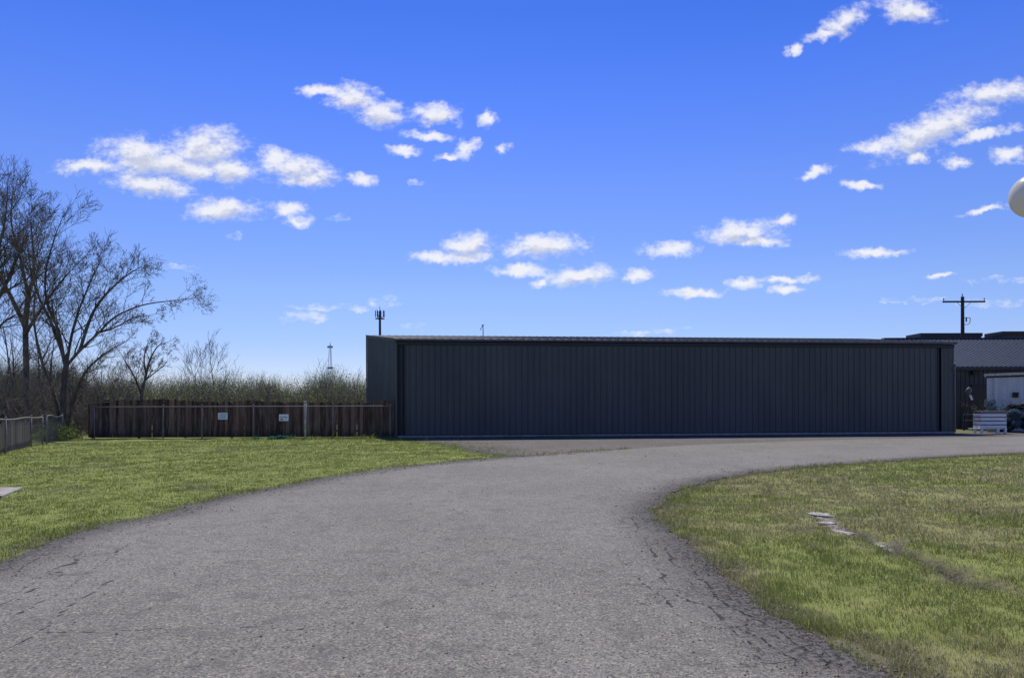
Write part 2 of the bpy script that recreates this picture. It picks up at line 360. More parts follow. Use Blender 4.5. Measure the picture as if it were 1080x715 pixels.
class MB:
    """collects shapes for one mesh (world or parent-local coordinates)"""
    def __init__(s): s.V = []; s.F = []; s.tone = []
    def add(s, vs, fs, tone=0.5):
        b = len(s.V); s.V += [tuple(v) for v in vs]; s.F += [tuple(i + b for i in f) for f in fs]; s.tone += [tone] * len(vs)
    def box(s, c, size, rz=0.0, tone=0.5, M4=None):
        hx, hy, hz = size[0] / 2, size[1] / 2, size[2] / 2
        mt = Matrix.Translation(c) @ (M4 if M4 is not None else Matrix.Rotation(rz, 4, 'Z'))
        vs = [mt @ Vector((x, y, z)) for z in (-hz, hz) for (x, y) in ((-hx, -hy), (hx, -hy), (hx, hy), (-hx, hy))]
        s.add(vs, [(0, 3, 2, 1), (4, 5, 6, 7), (0, 1, 5, 4), (1, 2, 6, 5), (2, 3, 7, 6), (3, 0, 4, 7)], tone)
    def beam(s, a, b, w_, h_, up=(0, 0, 1)):
        a = Vector(a); b = Vector(b); d = (b - a); L = d.length; d.normalize()
        upv = Vector(up)
        if abs(d.dot(upv)) > 0.98: upv = Vector((0, 1, 0))
        x = d.cross(upv).normalized(); y = x.cross(d).normalized()
        vs = [q + x * i * w_ / 2 + y * j * h_ / 2 for q in (a, b) for (i, j) in ((-1, -1), (1, -1), (1, 1), (-1, 1))]
        s.add(vs, [(0, 1, 2, 3), (7, 6, 5, 4), (0, 4, 5, 1), (1, 5, 6, 2), (2, 6, 7, 3), (3, 7, 4, 0)])
    def tube(s, pts, r, n=8, caps=True):
        pts = [Vector(p) for p in pts]; rr = r if isinstance(r, (list, tuple)) else [r] * len(pts)
        base = len(s.V); prev = None
        for i, p in enumerate(pts):
            d = (pts[min(i + 1, len(pts) - 1)] - pts[max(i - 1, 0)]).normalized()
            if prev is None:
                u = Vector((0, 0, 1)).cross(d) if abs(d.z) < 0.95 else Vector((1, 0, 0)).cross(d)
            else: u = prev - d * prev.dot(d)
            u.normalize(); prev = u; v_ = d.cross(u)
            for k in range(n):
                a = 2 * math.pi * k / n
                s.V.append(tuple(p + (u * math.cos(a) + v_ * math.sin(a)) * rr[i])); s.tone.append(0.5)
        for i in range(len(pts) - 1):
            for k in range(n):
                a0 = base + i * n + k; a1 = base + i * n + (k + 1) % n
                s.F.append((a0, a1, a1 + n, a0 + n))
        if caps:
            s.F.append(tuple(base + k for k in reversed(range(n))))
            s.F.append(tuple(base + (len(pts) - 1) * n + k for k in range(n)))
    def lathe(s, prof, c=(0, 0, 0), n=24):
        base = len(s.V)
        for (r, z) in prof:
            for k in range(n):
                a = 2 * math.pi * k / n
                s.V.append((c[0] + r * math.cos(a), c[1] + r * math.sin(a), c[2] + z)); s.tone.append(0.5)
        for i in range(len(prof) - 1):
            for k in range(n):
                a0 = base + i * n + k; a1 = base + i * n + (k + 1) % n
                s.F.append((a0, a1, a1 + n, a0 + n))
        s.F.append(tuple(base + k for k in reversed(range(n)))); s.F.append(tuple(base + (len(prof) - 1) * n + k for k in range(n)))
    def build(s, name, m, parent=None, smooth=False, bevel=0.0):
        me = bpy.data.meshes.new(name); me.from_pydata(s.V, [], s.F); 
        a = me.attributes.new('tone', 'FLOAT', 'POINT'); a.data.foreach_set('value', np.array(s.tone, np.float32))
        me.update()
        bm = bmesh.new(); bm.from_mesh(me); bmesh.ops.recalc_face_normals(bm, faces=bm.faces); bm.to_mesh(me); bm.free()
        o = link(name, me, m, parent, smooth)
        if bevel:
            md = o.modifiers.new('bevel', 'BEVEL'); md.width = bevel; md.segments = 2; md.limit_method = 'ANGLE'
        return o

rng = np.random.default_rng(7); random.seed(7)
_perm = np.random.default_rng(3).random((256, 256))
def vnoise(x, y, s=1.0, off=0):
    x = np.asarray(x) * s + off * 17.3; y = np.asarray(y) * s + off * 9.1
    xi = np.floor(x).astype(int); yi = np.floor(y).astype(int); fx = x - xi; fy = y - yi
    fx = fx * fx * (3 - 2 * fx); fy = fy * fy * (3 - 2 * fy)
    g_ = lambda a, b: _perm[a % 256, b % 256]
    return (g_(xi, yi) * (1 - fx) + g_(xi + 1, yi) * fx) * (1 - fy) + (g_(xi, yi + 1) * (1 - fx) + g_(xi + 1, yi + 1) * fx) * fy
def fbm(x, y, s=1.0, off=0, oct=4):
    a = 0.5; t_ = 0; r = 0
    for i in range(oct): r = r + a * vnoise(x, y, s * 2 ** i, off + i); t_ += a; a *= 0.55
    return r / t_
def smooth_poly(pts, sub=6, closed=True):
    P = [np.array(p[:2], float) for p in pts]; n = len(P); out_ = []
    for i in range(n if closed else n - 1):
        p0, p1, p2, p3 = (P[(i - 1) % n] if closed else P[max(i - 1, 0)]), P[i], P[(i + 1) % n], (P[(i + 2) % n] if closed else P[min(i + 2, n - 1)])
        for k in range(sub):
            t_ = k / sub
            out_.append(0.5 * ((2 * p1) + (-p0 + p2) * t_ + (2 * p0 - 5 * p1 + 4 * p2 - p3) * t_ ** 2 + (-p0 + 3 * p1 - 3 * p2 + p3) * t_ ** 3))
    if not closed: out_.append(P[-1])
    return np.array(out_)
def seg_dist(X, Y, poly, closed=True):
    d2 = np.full(X.shape, 1e18); n = len(poly)
    for i in range(n if closed else n - 1):
        a = poly[i]; b = poly[(i + 1) % n]; e = b - a; L = e @ e + 1e-12
        t_ = np.clip(((X - a[0]) * e[0] + (Y - a[1]) * e[1]) / L, 0, 1)
        d2 = np.minimum(d2, (X - a[0] - t_ * e[0]) ** 2 + (Y - a[1] - t_ * e[1]) ** 2)
    return np.sqrt(d2)
def inside(X, Y, poly):
    c = np.zeros(X.shape, bool); n = len(poly)
    for i in range(n):
        x0, y0 = poly[i]; x1, y1 = poly[(i + 1) % n]
        if y0 == y1: continue
        c ^= ((y0 > Y) != (y1 > Y)) & (X < (x1 - x0) * (Y - y0) / (y1 - y0) + x0)
    return c
def sdf(X, Y, poly):          # positive inside
    d = seg_dist(X, Y, poly); return np.where(inside(X, Y, poly), d, -d)

# ------------------------------------------------------------------ ground plan
left_edge = [(-5.6, -8), (-5.55, 0), (-5.5, 4.5)] + [gp(*q) for q in ((0, 592), (50, 570), (110, 553), (165, 543), (225, 527), (300, 512), (350, 503), (400, 495), (455, 489), (520, 483))]
top_edge = [gp(*q) for q in ((580, 479), (640, 475), (720, 469.5), (850, 464.5), (960, 462), (1080, 460))] + [Vector((40, 36.5)), Vector((70, 41))]
bot_edge = [Vector((70, 33)), Vector((40, 29)), Vector((26, 25.6))] + [gp(*q) for q in ((1080, 478), (1010, 481), (940, 486), (860, 491.5), (800, 498), (752, 506), (716, 517), (698, 530), (694, 544), (712, 562), (740, 590), (770, 614), (800, 637), (850, 664), (900, 690), (950, 716))] + [Vector((2.5, 2)), Vector((2.6, -8))]
L_ = smooth_poly(left_edge, 5, False); T_ = smooth_poly(top_edge, 5, False); B_ = smooth_poly(bot_edge, 5, False)
ROAD = np.vstack([L_, T_, B_])
APRON = np.array([p[:2] for p in (gp(430, 464), gp(452, 466), gp(478, 470), gp(500, 475), gp(535, 482), gp(620, 480), gp(800, 470), gp(1080, 466))] + [(70, 38), (70, 44), (30, 40.5), (24.6, 37.75), (-5.6, 34.85)], float)
APRON = smooth_poly(APRON, 1)
APRON_SH = smooth_poly([(-7, 34.9)] + [tuple(p) for p in APRON[:5]], 4, False)
def road_sd(X, Y):
    return sdf(X, Y, ROAD) + 0.34 * (fbm(X, Y, 1.7, 1) - 0.5) + 0.18 * (fbm(X, Y, 6.0, 2) - 0.5)
def apron_sd(X, Y):
    return sdf(X, Y, APRON) + 0.5 * (fbm(X, Y, 1.3, 5) - 0.5) * np.clip((36 - Y) / 6, 0, 1) * (X < 5)
DITCH = np.array([tuple(gp(*q))[:2] for q in ((858, 541), (872, 546), (885, 558), (912, 561), (940, 574), (965, 585), (985, 592), (1015, 606), (1030, 612))])
DX = smooth_poly(DITCH, 5, False)
def grid_axis(brk):
    out_ = []
    for a, b, st in brk: out_.append(np.arange(a, b, st))
    out_.append(np.array([brk[-1][1]])); return np.concatenate(out_)
def tensor(xs, ys):
    X, Y = np.meshgrid(xs, ys); nx, ny = len(xs), len(ys)
    i = np.arange(ny - 1)[:, None] * nx + np.arange(nx - 1)[None, :]
    Fc = np.stack([i, i + 1, i + nx + 1, i + nx], -1).reshape(-1, 4)
    return X.ravel(), Y.ravel(), Fc

def dryness(X, Y):
    isl = (X > 1.5) & (Y < 24)
    f = fbm(X, Y, 0.55, 11, 4) * 0.6 + fbm(X, Y, 2.2, 12, 3) * 0.4
    return np.where(isl, np.clip((f - 0.40) / 0.20, 0, 1) * 0.68 + 0.14, np.clip((f - 0.58) / 0.2, 0, 1) * 0.35)

# ground sheet
gx = grid_axis([(-4000, -400, 600), (-400, -60, 40), (-60, -20, 3), (-20, -6, 0.35), (-6, 1.2, 0.4), (1.2, 12, 0.09), (12, 30, 0.5), (30, 80, 5), (80, 400, 40), (400, 4000, 600)])
gy = grid_axis([(-400, -40, 60), (-40, 2, 4), (2, 3.6, 0.2), (3.6, 14, 0.09), (14, 40, 0.4), (40, 80, 4), (80, 400, 40), (400, 4600, 600)])
X, Y, Fc = tensor(gx, gy)
rs = road_sd(X, Y); aps = apron_sd(X, Y); dd_ = seg_dist(X, Y, DX, False)
on = np.maximum(rs, aps)
off = np.clip(-on / 1.2, 0, 1)
lawn = (Y < 60) & (Y > -40) & (np.abs(X) < 60)
Z = -0.012 + off * 0.07 * (fbm(X, Y, 0.9, 20) - 0.42) * lawn + off * 0.03 * (fbm(X, Y, 5.0, 21) - 0.5) * lawn
Z = np.where(on > -0.05, -0.02, Z)
Z = Z - 0.11 * np.exp(-(dd_ / 0.15) ** 2) * np.clip((fbm(X, Y, 2.5, 23) - 0.35) / 0.2 + (Y < 8.6) * 0.6, 0, 1) * (Y < 9.3)
bare = np.clip(1 - (-on) / 0.35 + (fbm(X, Y, 3.5, 24) - 0.5) * 2.0, 0, 1) * (on < 0.3)
bare = np.where(Y > 36.5, np.clip(bare + 0.6, 0, 1), bare)
bare = np.maximum(bare, np.clip(1.3 - dd_ / ((0.30 + 0.22 * (Y < 8.2)) * fbm(X, Y, 3.0, 28)), 0, 1) * (X > 1))
bare = np.maximum(bare, np.clip((fbm(X, Y, 1.1, 25) - 0.66) * 8, 0, 0.7))
chalk = np.clip(1.2 - dd_ / (0.14 * fbm(X, Y, 3.0, 27)), 0, 1) * np.clip((fbm(X, Y, 3.2, 26) - 0.42) / 0.1, 0, 1) * (X > 1) * (Y > 7.6) * 0.8
me = npmesh('ground', np.stack([X, Y, Z], 1), Fc, {'bare': bare, 'chalk': chalk, 'dry': dryness(X, Y)})
tag(link('ground', me, M['ground'], smooth=True), kind='structure')
def ground_z(X, Y):
    rs = road_sd(X, Y); aps = apron_sd(X, Y); dd_ = seg_dist(X, Y, DX, False); on = np.maximum(rs, aps); off = np.clip(-on / 1.2, 0, 1)
    Z = -0.012 + off * 0.07 * (fbm(X, Y, 0.9, 20) - 0.42) + off * 0.03 * (fbm(X, Y, 5.0, 21) - 0.5)
    return Z - 0.11 * np.exp(-(dd_ / 0.15) ** 2) * np.clip((fbm(X, Y, 2.5, 23) - 0.35) / 0.2 + (Y < 8.6) * 0.6, 0, 1) * (Y < 9.3)

def sheet(name, sdfun, xs, ys, z, m, crack_seam_fun, edgefun=None):
    X, Y, Fc = tensor(xs, ys); s = sdfun(X, Y)
    keep = (s[Fc] > 0).any(1); Fc = Fc[keep]
    used = np.unique(Fc); remap = np.full(len(X), -1); remap[used] = np.arange(len(used))
    X, Y, s = X[used], Y[used], s[used]; Fc = remap[Fc]
    for _ in range(2):                                   # pull the outer ring back onto the border
        o_ = s < 0; e = 0.02
        gxx = (sdfun(X[o_] + e, Y[o_]) - s[o_]) / e; gyy = (sdfun(X[o_], Y[o_] + e) - s[o_]) / e
        gl = np.clip(gxx ** 2 + gyy ** 2, 0.5, 4); X[o_] -= s[o_] * gxx / gl * 0.95; Y[o_] -= s[o_] * gyy / gl * 0.95
        s = sdfun(X, Y)
    zz = z + 0.012 * (fbm(X, Y, 0.6, 31) - 0.5) * np.clip(s / 1.0, 0, 1) - 0.006 * np.clip(1 - s / 0.15, 0, 1)
    ed = s if edgefun is None else edgefun(X, Y, s)
    me = npmesh(name, np.stack([X, Y, zz], 1), Fc, {'edge': ed, 'crack_seam': crack_seam_fun(X, Y)})
    return tag(link(name, me, m, smooth=True), kind='structure')
cracks = [[(-5, 662), (60, 627), (100, 598), (135, 574)], [(0, 640), (55, 612), (62, 603)], [(150, 553), (185, 544), (215, 531)], [(75, 595), (88, 580)],
          [(10, 607), (60, 577)], [(668, 545), (676, 562), (690, 590), (703, 614), (716, 628)], [(716, 628), (745, 640), (780, 668), (800, 690)], [(665, 605), (690, 622), (715, 640)],
          [(700, 575), (706, 590), (718, 600)], [(760, 650), (800, 672), (840, 700)], [(40, 667), (120, 668), (170, 666)], [(250, 664), (330, 661)], [(0, 690), (40, 668), (80, 640), (118, 612)], [(20, 625), (60, 600), (95, 585)], [(730, 600), (760, 632), (800, 655), (842, 680), (880, 705)]]
CR = [smooth_poly([gp(*q) for q in c], 4, False) for c in cracks]
def road_crack(X, Y):
    wx = X + 0.16 * (fbm(X, Y, 3.0, 41) - 0.5) + 0.06 * (fbm(X, Y, 12, 42) - 0.5); wy = Y + 0.22 * (fbm(X, Y, 3.0, 43) - 0.5) + 0.08 * (fbm(X, Y, 12, 44) - 0.5)
    d = np.full(X.shape, 9.0)
    for c in CR: d = np.minimum(d, seg_dist(wx, wy, c, False))
    return d + 0.02 * np.clip((fbm(X, Y, 2.5, 45) - 0.64) * 8, 0, 1)
def road_edge(X, Y, s):       # the border against the apron is clean; the ones against the turf crumble
    dT = seg_dist(X, Y, T_, False); nearT = (dT < np.abs(s) + 0.3) & (X > 1.5)
    return np.where(nearT, 0.35 + s, s)
rx = grid_axis([(-7, -4.2, 0.03), (-4.2, 0.9, 0.045), (0.9, 4.5, 0.03), (4.5, 20, 0.14), (20, 70, 1.0)])
ry = grid_axis([(-8, 2.5, 1.0), (2.5, 14, 0.035), (14, 24, 0.07), (24, 44, 0.2)])
sheet('road', road_sd, rx, ry, 0.004, M['road'], road_crack, road_edge)
ax = grid_axis([(-7, 30, 0.12), (30, 70, 2.0)]); ay = grid_axis([(16, 45, 0.10)])
sheet('apron', apron_sd, ax, ay, -0.006, M['apron'], lambda X, Y: np.where(X < 7, np.abs(road_sd(X, Y) + 0.12) - 0.06 * fbm(X, Y, 2, 46), 9.0), lambda X, Y, s: np.where(X > 4, 1.5, s))  # dark line painted along the road for the shadows and tufts there

# ------------------------------------------------------------------ grass
def blades(name, N, rmin, rmax, seed, hmul=1.0):
    q = np.random.default_rng(seed)
    r = np.exp(q.uniform(math.log(rmin), math.log(rmax), N)); az = q.uniform(-0.80, 0.80, N)
    # clumping
    X = r * np.sin(az) + q.normal(0, 0.01, N); Y = r * np.cos(az)
    rs = road_sd(X, Y); aps = apron_sd(X, Y); dd_ = seg_dist(X, Y, DX, False)
    cl = fbm(X, Y, 6.0, 51, 3); cl2 = fbm(X, Y, 1.2, 52, 3)
    p = np.clip((cl - 0.22) / 0.25, 0.25, 1) * np.clip((cl2 - 0.1) / 0.3, 0.5, 1)
    on = np.maximum(rs, aps * np.where(X < 4.0, 1, 1))
    edge_p = np.clip((-on + 0.05 + (cl - 0.5) * 0.55) / 0.16, 0, 1)
    # thin grass creeping over the apron near its left end and along its seam with the road
    creep = ((rs < 0) & (aps > 0) & (X < 4.5)) * (np.clip(1.1 - aps / 2.2, 0, 1) * 0.55 + (np.abs(rs) < 0.35) * 0.55) * (cl > 0.42)
    p = p * np.maximum(edge_p, creep)
    p = p * np.where((X > 1) & (dd_ < (0.26 + 0.22 * (Y < 8.2)) * fbm(X, Y, 3.0, 28)), 0.22, 1)
    slab = sdf(X, Y, SLAB); p = p * (slab < 0.0)
    for (sx, sy, sr) in STONES: p = p * (((X - sx) ** 2 + (Y - sy) ** 2) > (sr * 0.8) ** 2)
    p = p * (Y < 35.6) * (Y > 2.0)
    keep = q.random(N) < p
    on2 = on[keep]
    X, Y, r, cl, cl2 = X[keep], Y[keep], r[keep], cl[keep], cl2[keep]; n = len(X)
    Z = ground_z(X, Y) - 0.004
    lod = np.maximum(1, r / 5.5)
    tall = 1 + 0.6 * np.clip((fbm(X, Y, 2.2, 53, 3) - 0.55) / 0.12, 0, 1)
    h = (0.014 + 0.024 * q.random(n)) * np.where(X > 1, 1.15, 0.8) * tall * hmul * (1 + 0.10 * (lod - 1)); wd = 0.0030 * (0.7 + 0.6 * q.random(n)) * lod
    rim = np.clip(1 + on2 / 0.5, 0, 1) * (fbm(X, Y, 3.0, 54, 3) > 0.52); h = h * (1 + 1.2 * rim * q.random(n))
    weed = fbm(X, Y, 4.5, 55, 3) > 0.70; h = h * np.where(weed, 1.9, 1.0)
    back = (Y > 33.3) * (X < -6); h = h * (1 + 3.0 * back * q.random(n))
    ya = q.uniform(0, 2 * math.pi, n); la = q.uniform(0, 2 * math.pi, n); lean = np.abs(q.normal(0, 0.55, n)) * h
    cx, cy = np.cos(ya) * wd / 2, np.sin(ya) * wd / 2
    lx, ly = np.cos(la) * lean, np.sin(la) * lean
    P = np.stack([X, Y, Z], 1)
    a = P + np.stack([-cx, -cy, 0 * cx], 1); b = P + np.stack([cx, cy, 0 * cx], 1)
    mid = P + np.stack([lx * 0.35, ly * 0.35, h * 0.6], 1)
    c = mid + np.stack([cx, cy, 0 * cx], 1) * 0.75; d = mid - np.stack([cx, cy, 0 * cx], 1) * 0.75
    tip = P + np.stack([lx, ly, h], 1)
    V = np.stack([a, b, c, d, tip], 1).reshape(-1, 3)
    i = np.arange(n)[:, None] * 5
    F1 = np.concatenate([i + [[0, 1, 2]], i + [[0, 2, 3]], i + [[3, 2, 4]]], 0)
    dr = dryness(X, Y); dryv = (q.random(n) < np.clip(dr * 0.95 + 0.04, 0, 1)) * (0.55 + 0.45 * q.random(n))
    tone = q.random(n)
    me = npmesh(name, V, F1, {'tone': np.repeat(tone, 5), 'dry': np.repeat(dryv, 5)})
    return link(name, me, M['blade'])
SLAB = np.array([tuple(gp(*q))[:2] for q in ((-70, 515.2), (24, 515.4), (12, 520.5), (2, 524.5), (-90, 527))])
stone_px = [((866, 541), 0.13, 0.13), ((888, 560.5), 0.11, 0.10), ((871, 550), 0.10, 0.07), ((925, 567), 0.10, 0.06), ((949, 580), 0.08, 0.05)]
STONES = [(gp(*s[0]).x, gp(*s[0]).y, s[1]) for s in stone_px]
tag(blades('grass', 1150000, 3.2, 36.0, 5), kind='stuff')

# loose grit and leaf litter along the broken road edges
def litter(N, seed):
    q = np.random.default_rng(seed)
    r = np.exp(q.uniform(math.log(3.5), math.log(24), N)); az = q.uniform(-0.75, 0.75, N)
    X = r * np.sin(az); Y = r * np.cos(az); s = road_sd(X, Y)
    pr = np.exp(-(s / 0.55) ** 2) * (s > -0.35) * np.clip((fbm(X, Y, 2.5, 61) - 0.35) * 5, 0.1, 1) + 0.02 * (s > 0)
    k = q.random(N) < pr; X, Y, r, s = X[k], Y[k], r[k], s[k]; n = len(X)
    sz = (0.004 + 0.011 * q.random(n) ** 2) * np.maximum(1, r / 9)
    base = np.array([(1, 0, 0), (-0.5, 0.87, 0), (-0.5, -0.87, 0), (0.1, 0.05, 0.75)])
    an = q.uniform(0, 6.28, n); ca, sa = np.cos(an), np.sin(an)
    V = np.zeros((n, 4, 3)); st = 0.6 + 0.8 * q.random((n, 3))
    for i, bq in enumerate(base):
        bx, by, bz = bq[0] * st[:, 0], bq[1] * st[:, 1], bq[2] * st[:, 2]
        V[:, i, 0] = X + (bx * ca - by * sa) * sz; V[:, i, 1] = Y + (bx * sa + by * ca) * sz; V[:, i, 2] = 0.004 + bz * sz
    i = np.arange(n)[:, None] * 4
    Fc = np.concatenate([i + [[0, 1, 3]], i + [[1, 2, 3]], i + [[2, 0, 3]]], 0)
    return npmesh('gravel', V.reshape(-1, 3), Fc, {'tone': np.repeat(q.random(n), 4)})
m, t, out = mat('loose_grit')
pbsdf(t, out, t.mix(t.attr('tone'), (0.025, 0.022, 0.020), (0.19, 0.17, 0.155)), 0.95, 0, 0.1)
tag(link('gravel', litter(150000, 9), m), kind='stuff')

# slab and stones in the turf
mb = MB(); top = [Vector((x, y, 0.035)) for x, y in SLAB]; bot = [Vector((x, y, -0.08)) for x, y in SLAB]; n = len(top)
mb.add(top + bot, [tuple(range(n)), tuple(reversed(range(n, 2 * n)))] + [(i, i + n, (i + 1) % n + n, (i + 1) % n) for i in range(n)])
tag(mb.build('concrete_slab', M['concrete'], bevel=0.012), 'flat pale concrete slab sunk in the lawn at the left edge of the picture', 'slab')
slab_labels = ['widest pale flat stone, at the far end of the bare streak in the right lawn',
               'second widest pale flat stone, just in front of the widest in the right lawn',
               'small pale stone between the two wide ones in the right-hand lawn',
               'small flat pale stone in the middle of the bare streak in the right-hand lawn',
               'smallest pale stone at the dark hollow of the streak in the right-hand lawn']
for (pq, rx_, ry_), lb in zip(stone_px, slab_labels):
    c = gp(*pq); bm = bmesh.new(); bmesh.ops.create_icosphere(bm, subdivisions=4, radius=1.0)
    for v in bm.verts:
        k = 1 + 1.3 * (fbm(np.array([v.co.x + c.x * 3]), np.array([v.co.y + v.co.z]), 1.8, 70)[0] - 0.5) + 0.25 * (fbm(np.array([v.co.x * 3 + c.x]), np.array([v.co.y * 3 + v.co.z * 2]), 2, 71)[0] - 0.5)
        v.co = Vector((v.co.x * rx_ * k, v.co.y * ry_ * 1.9 * k, max(0.0, min(0.5, v.co.z)) * 0.022 * k + 0.004))
    me = bpy.data.meshes.new('stone'); bm.to_mesh(me); bm.free()
    o = link('stone', me, M['stone'], smooth=True); o.location = (c.x, c.y, float(ground_z(np.array([c.x]), np.array([c.y]))[0]) - 0.002); o.rotation_euler.z = random.random() * 0.6
    tag(o, lb, 'stone', 'pale stones in the bare streak of the lawn')

# ------------------------------------------------------------------ hangar
def ribbed(mb, p0, p1, zb0, zb1, zt0, zt1, n, pitch=0.305, depth=0.032, tone=0.5):
    """corrugated sheet from p0 to p1 (xy), bottoms zb*, tops zt*, ribs towards n"""
    p0 = Vector(p0[:2]); p1 = Vector(p1[:2]); L = (p1 - p0).length; nn_ = Vector(n[:2]).normalized()
    prof = []; k = int(L / pitch); pitch = L / k
    for i in range(k):
        s = i * pitch; dp = depth
        prof += [(s, 0), (s + 0.30 * pitch, 0), (s + 0.33 * pitch, 0.006), (s + 0.37 * pitch, 0), (s + 0.62 * pitch, 0), (s + 0.70 * pitch, dp), (s + 0.80 * pitch, dp), (s + 0.88 * pitch, 0)]
    prof.append((L, 0)); b = []; 
    for (s, d) in prof:
        f = s / L; q = p0.lerp(p1, f) + nn_ * d
        b.append((q.x, q.y, zb0 + (zb1 - zb0) * f)); b.append((q.x, q.y, zt0 + (zt1 - zt0) * f))
    mb.add(b, [(2 * i, 2 * i + 2, 2 * i + 3, 2 * i + 1) for i in range(len(prof) - 1)], tone)
P1 = gp(418, 461.3); P2 = gp(1006, 456.6)
EL = at(418, 357.2, P1.y).z; ER = at(1006, 361.0, P2.y).z
Q1 = at(387.5, 353.6, 42.9); 
Q2 = Vector((P2.x, P2.y, 0)) + Vector((-(P2 - P1).y, (P2 - P1).x, 0)).normalized() * 9.2; Q2.z = at(905, 357.2, Q2.y).z
fd = (P2 - P1).normalized(); fd.z = 0; fn = Vector((fd.y, -fd.x, 0))     # outward front normal (towards camera)
hg = empty('hangar', (P1.x, P1.y, 0), 'long low charcoal metal hangar with one wide ribbed sliding door', 'hangar')
def loc(o, root):      # children are given in world coordinates
    o.matrix_parent_inverse = Matrix.Translation(-root.location); return o
def on_front(f, d=0.0, z=0.0):
    q = P1.lerp(P2, f) + fn * d; return Vector((q.x, q.y, z))
def fx(px):            # fraction along the front wall seen at pixel column px
    u = (px - 540) / F; A = P1; D = P2 - P1
    return (u * A.y - A.x) / (D.x - u * D.y)
f0, f1, f2 = fx(427), fx(989), fx(992.5)
top_z = lambda f: EL + (ER - EL) * f
# side and back walls
mb = MB(); sn = Vector((-(Q1 - P1).y, (Q1 - P1).x, 0)).normalized()
ribbed(mb, Q1, P1, 0, 0, Q1.z - 0.12, EL - 0.12, sn, 0.305, 0.03)
loc(mb.build('side_wall', M['siding_side'], hg), hg)
mb = MB(); ribbed(mb, Q2, Q1, 0, 0, Q2.z - 0.12, Q1.z - 0.12, (0, 1, 0)); ribbed(mb, P2, Q2, 0, 0, ER - 0.12, Q2.z - 0.12, (1, 0, 0))
loc(mb.build('rear_wall', M['siding'], hg), hg)
# fixed panel right of the door
mb = MB(); a = on_front(f2, 0.03); b = on_front(1.0, 0.03); ribbed(mb, a, b, 0, 0, top_z(f2) - 0.16, ER - 0.16, fn, 0.2, 0.02)
loc(mb.build('front_panel', M['siding'], hg), hg)
# dark reveal behind the door and left jamb
mb = MB(); 
for (fa, fb, d) in ((0.002, 0.998, -0.10),):
    a = on_front(fa, d); b = on_front(fb, d)
    mb.add([(a.x, a.y, 0), (b.x, b.y, 0), (b.x, b.y, top_z(fb) - 0.15), (a.x, a.y, top_z(fa) - 0.15)], [(0, 1, 2, 3)])
loc(mb.build('door_pocket', M['trim_dark'], hg), hg)
# the door: several ribbed leaves, tiny steps between them
mb = MB(); leaves = 7
for i in range(leaves):
    fa = f0 + (f1 - f0) * i / leaves; fb = f0 + (f1 - f0) * (i + 1) / leaves
    d = 0.02 + (0.012 if i % 2 else 0.0)
    a = on_front(fa + 0.0001, d); b = on_front(fb - 0.0001, d)
    ribbed(mb, a, b, 0.13, 0.13, top_z(fa) - 0.30, top_z(fb) - 0.30, fn, 0.305, 0.042, (0.35, 0.7, 0.45, 0.25, 0.6, 0.4, 0.75)[i])
dr = loc(mb.build('sliding_door', M['siding'], hg), hg)
mb = MB()
for f in (f0, f1):
    mb = MB(); p = on_front(f, 0.03); mb.beam((p.x, p.y, 0.12), (p.x, p.y, top_z(f) - 0.28), 0.07, 0.07, fn)
    loc(mb.build('door_post', M['trim_dark'], hg), hg)
# header over the door, fascia/gutter under the roof edge
mb = MB(); a = on_front(0.001, 0.05, EL - 0.24); b = on_front(0.999, 0.05, ER - 0.24); mb.beam(a, b, 0.13, 0.16, (0, 0, 1))
loc(mb.build('door_header', M['trim_dark'], hg), hg)
mb = MB(); a = on_front(-0.003, 0.14, EL - 0.07); b = on_front(1.003, 0.14, ER - 0.07); mb.beam(a, b, 0.12, 0.10)
loc(mb.build('gutter', M['roof_grey'], hg, bevel=0.015), hg)
# left corner trims
mb = MB(); p = on_front(0.0005, 0.055); mb.beam((p.x, p.y, 0), (p.x, p.y, EL - 0.14), 0.09, 0.10, fn)
loc(mb.build('corner_trim', M['siding'], hg), hg)
mb = MB(); p = on_front((0.0035 + f0) / 2, 0.01); mb.beam((p.x, p.y, 0.02), (p.x, p.y, EL - 0.33), 0.12, 0.03, fn)
loc(mb.build('jamb', M['trim_dark'], hg), hg)
mb = MB(); q = Q1 + sn * 0.05; mb.beam((q.x, q.y, 0), (q.x, q.y, Q1.z - 0.1), 0.08, 0.08); 
loc(mb.build('corner_trim', M['galv'], hg), hg)
mb = MB(); mb.beam(Q1 + sn * 0.07 - Vector((0, 0, 0.07)), Vector((P1.x, P1.y, EL - 0.07)) + sn * 0.07, 0.05, 0.14)
loc(mb.build('rake_trim', M['roof_grey'], hg), hg)
# concrete threshold
mb = MB(); a = on_front(0.003, 0.13, 0.038); b = on_front(0.994, 0.13, 0.038); mb.beam(a, b, 0.34, 0.08)
loc(mb.build('threshold', M['concrete'], hg, bevel=0.012), hg)
mb = MB(); a = on_front(0.004, 0.16, 0.09); b = on_front(0.988, 0.16, 0.09); mb.beam(a, b, 0.05, 0.025)
loc(mb.build('door_track', M['galv'], hg), hg)
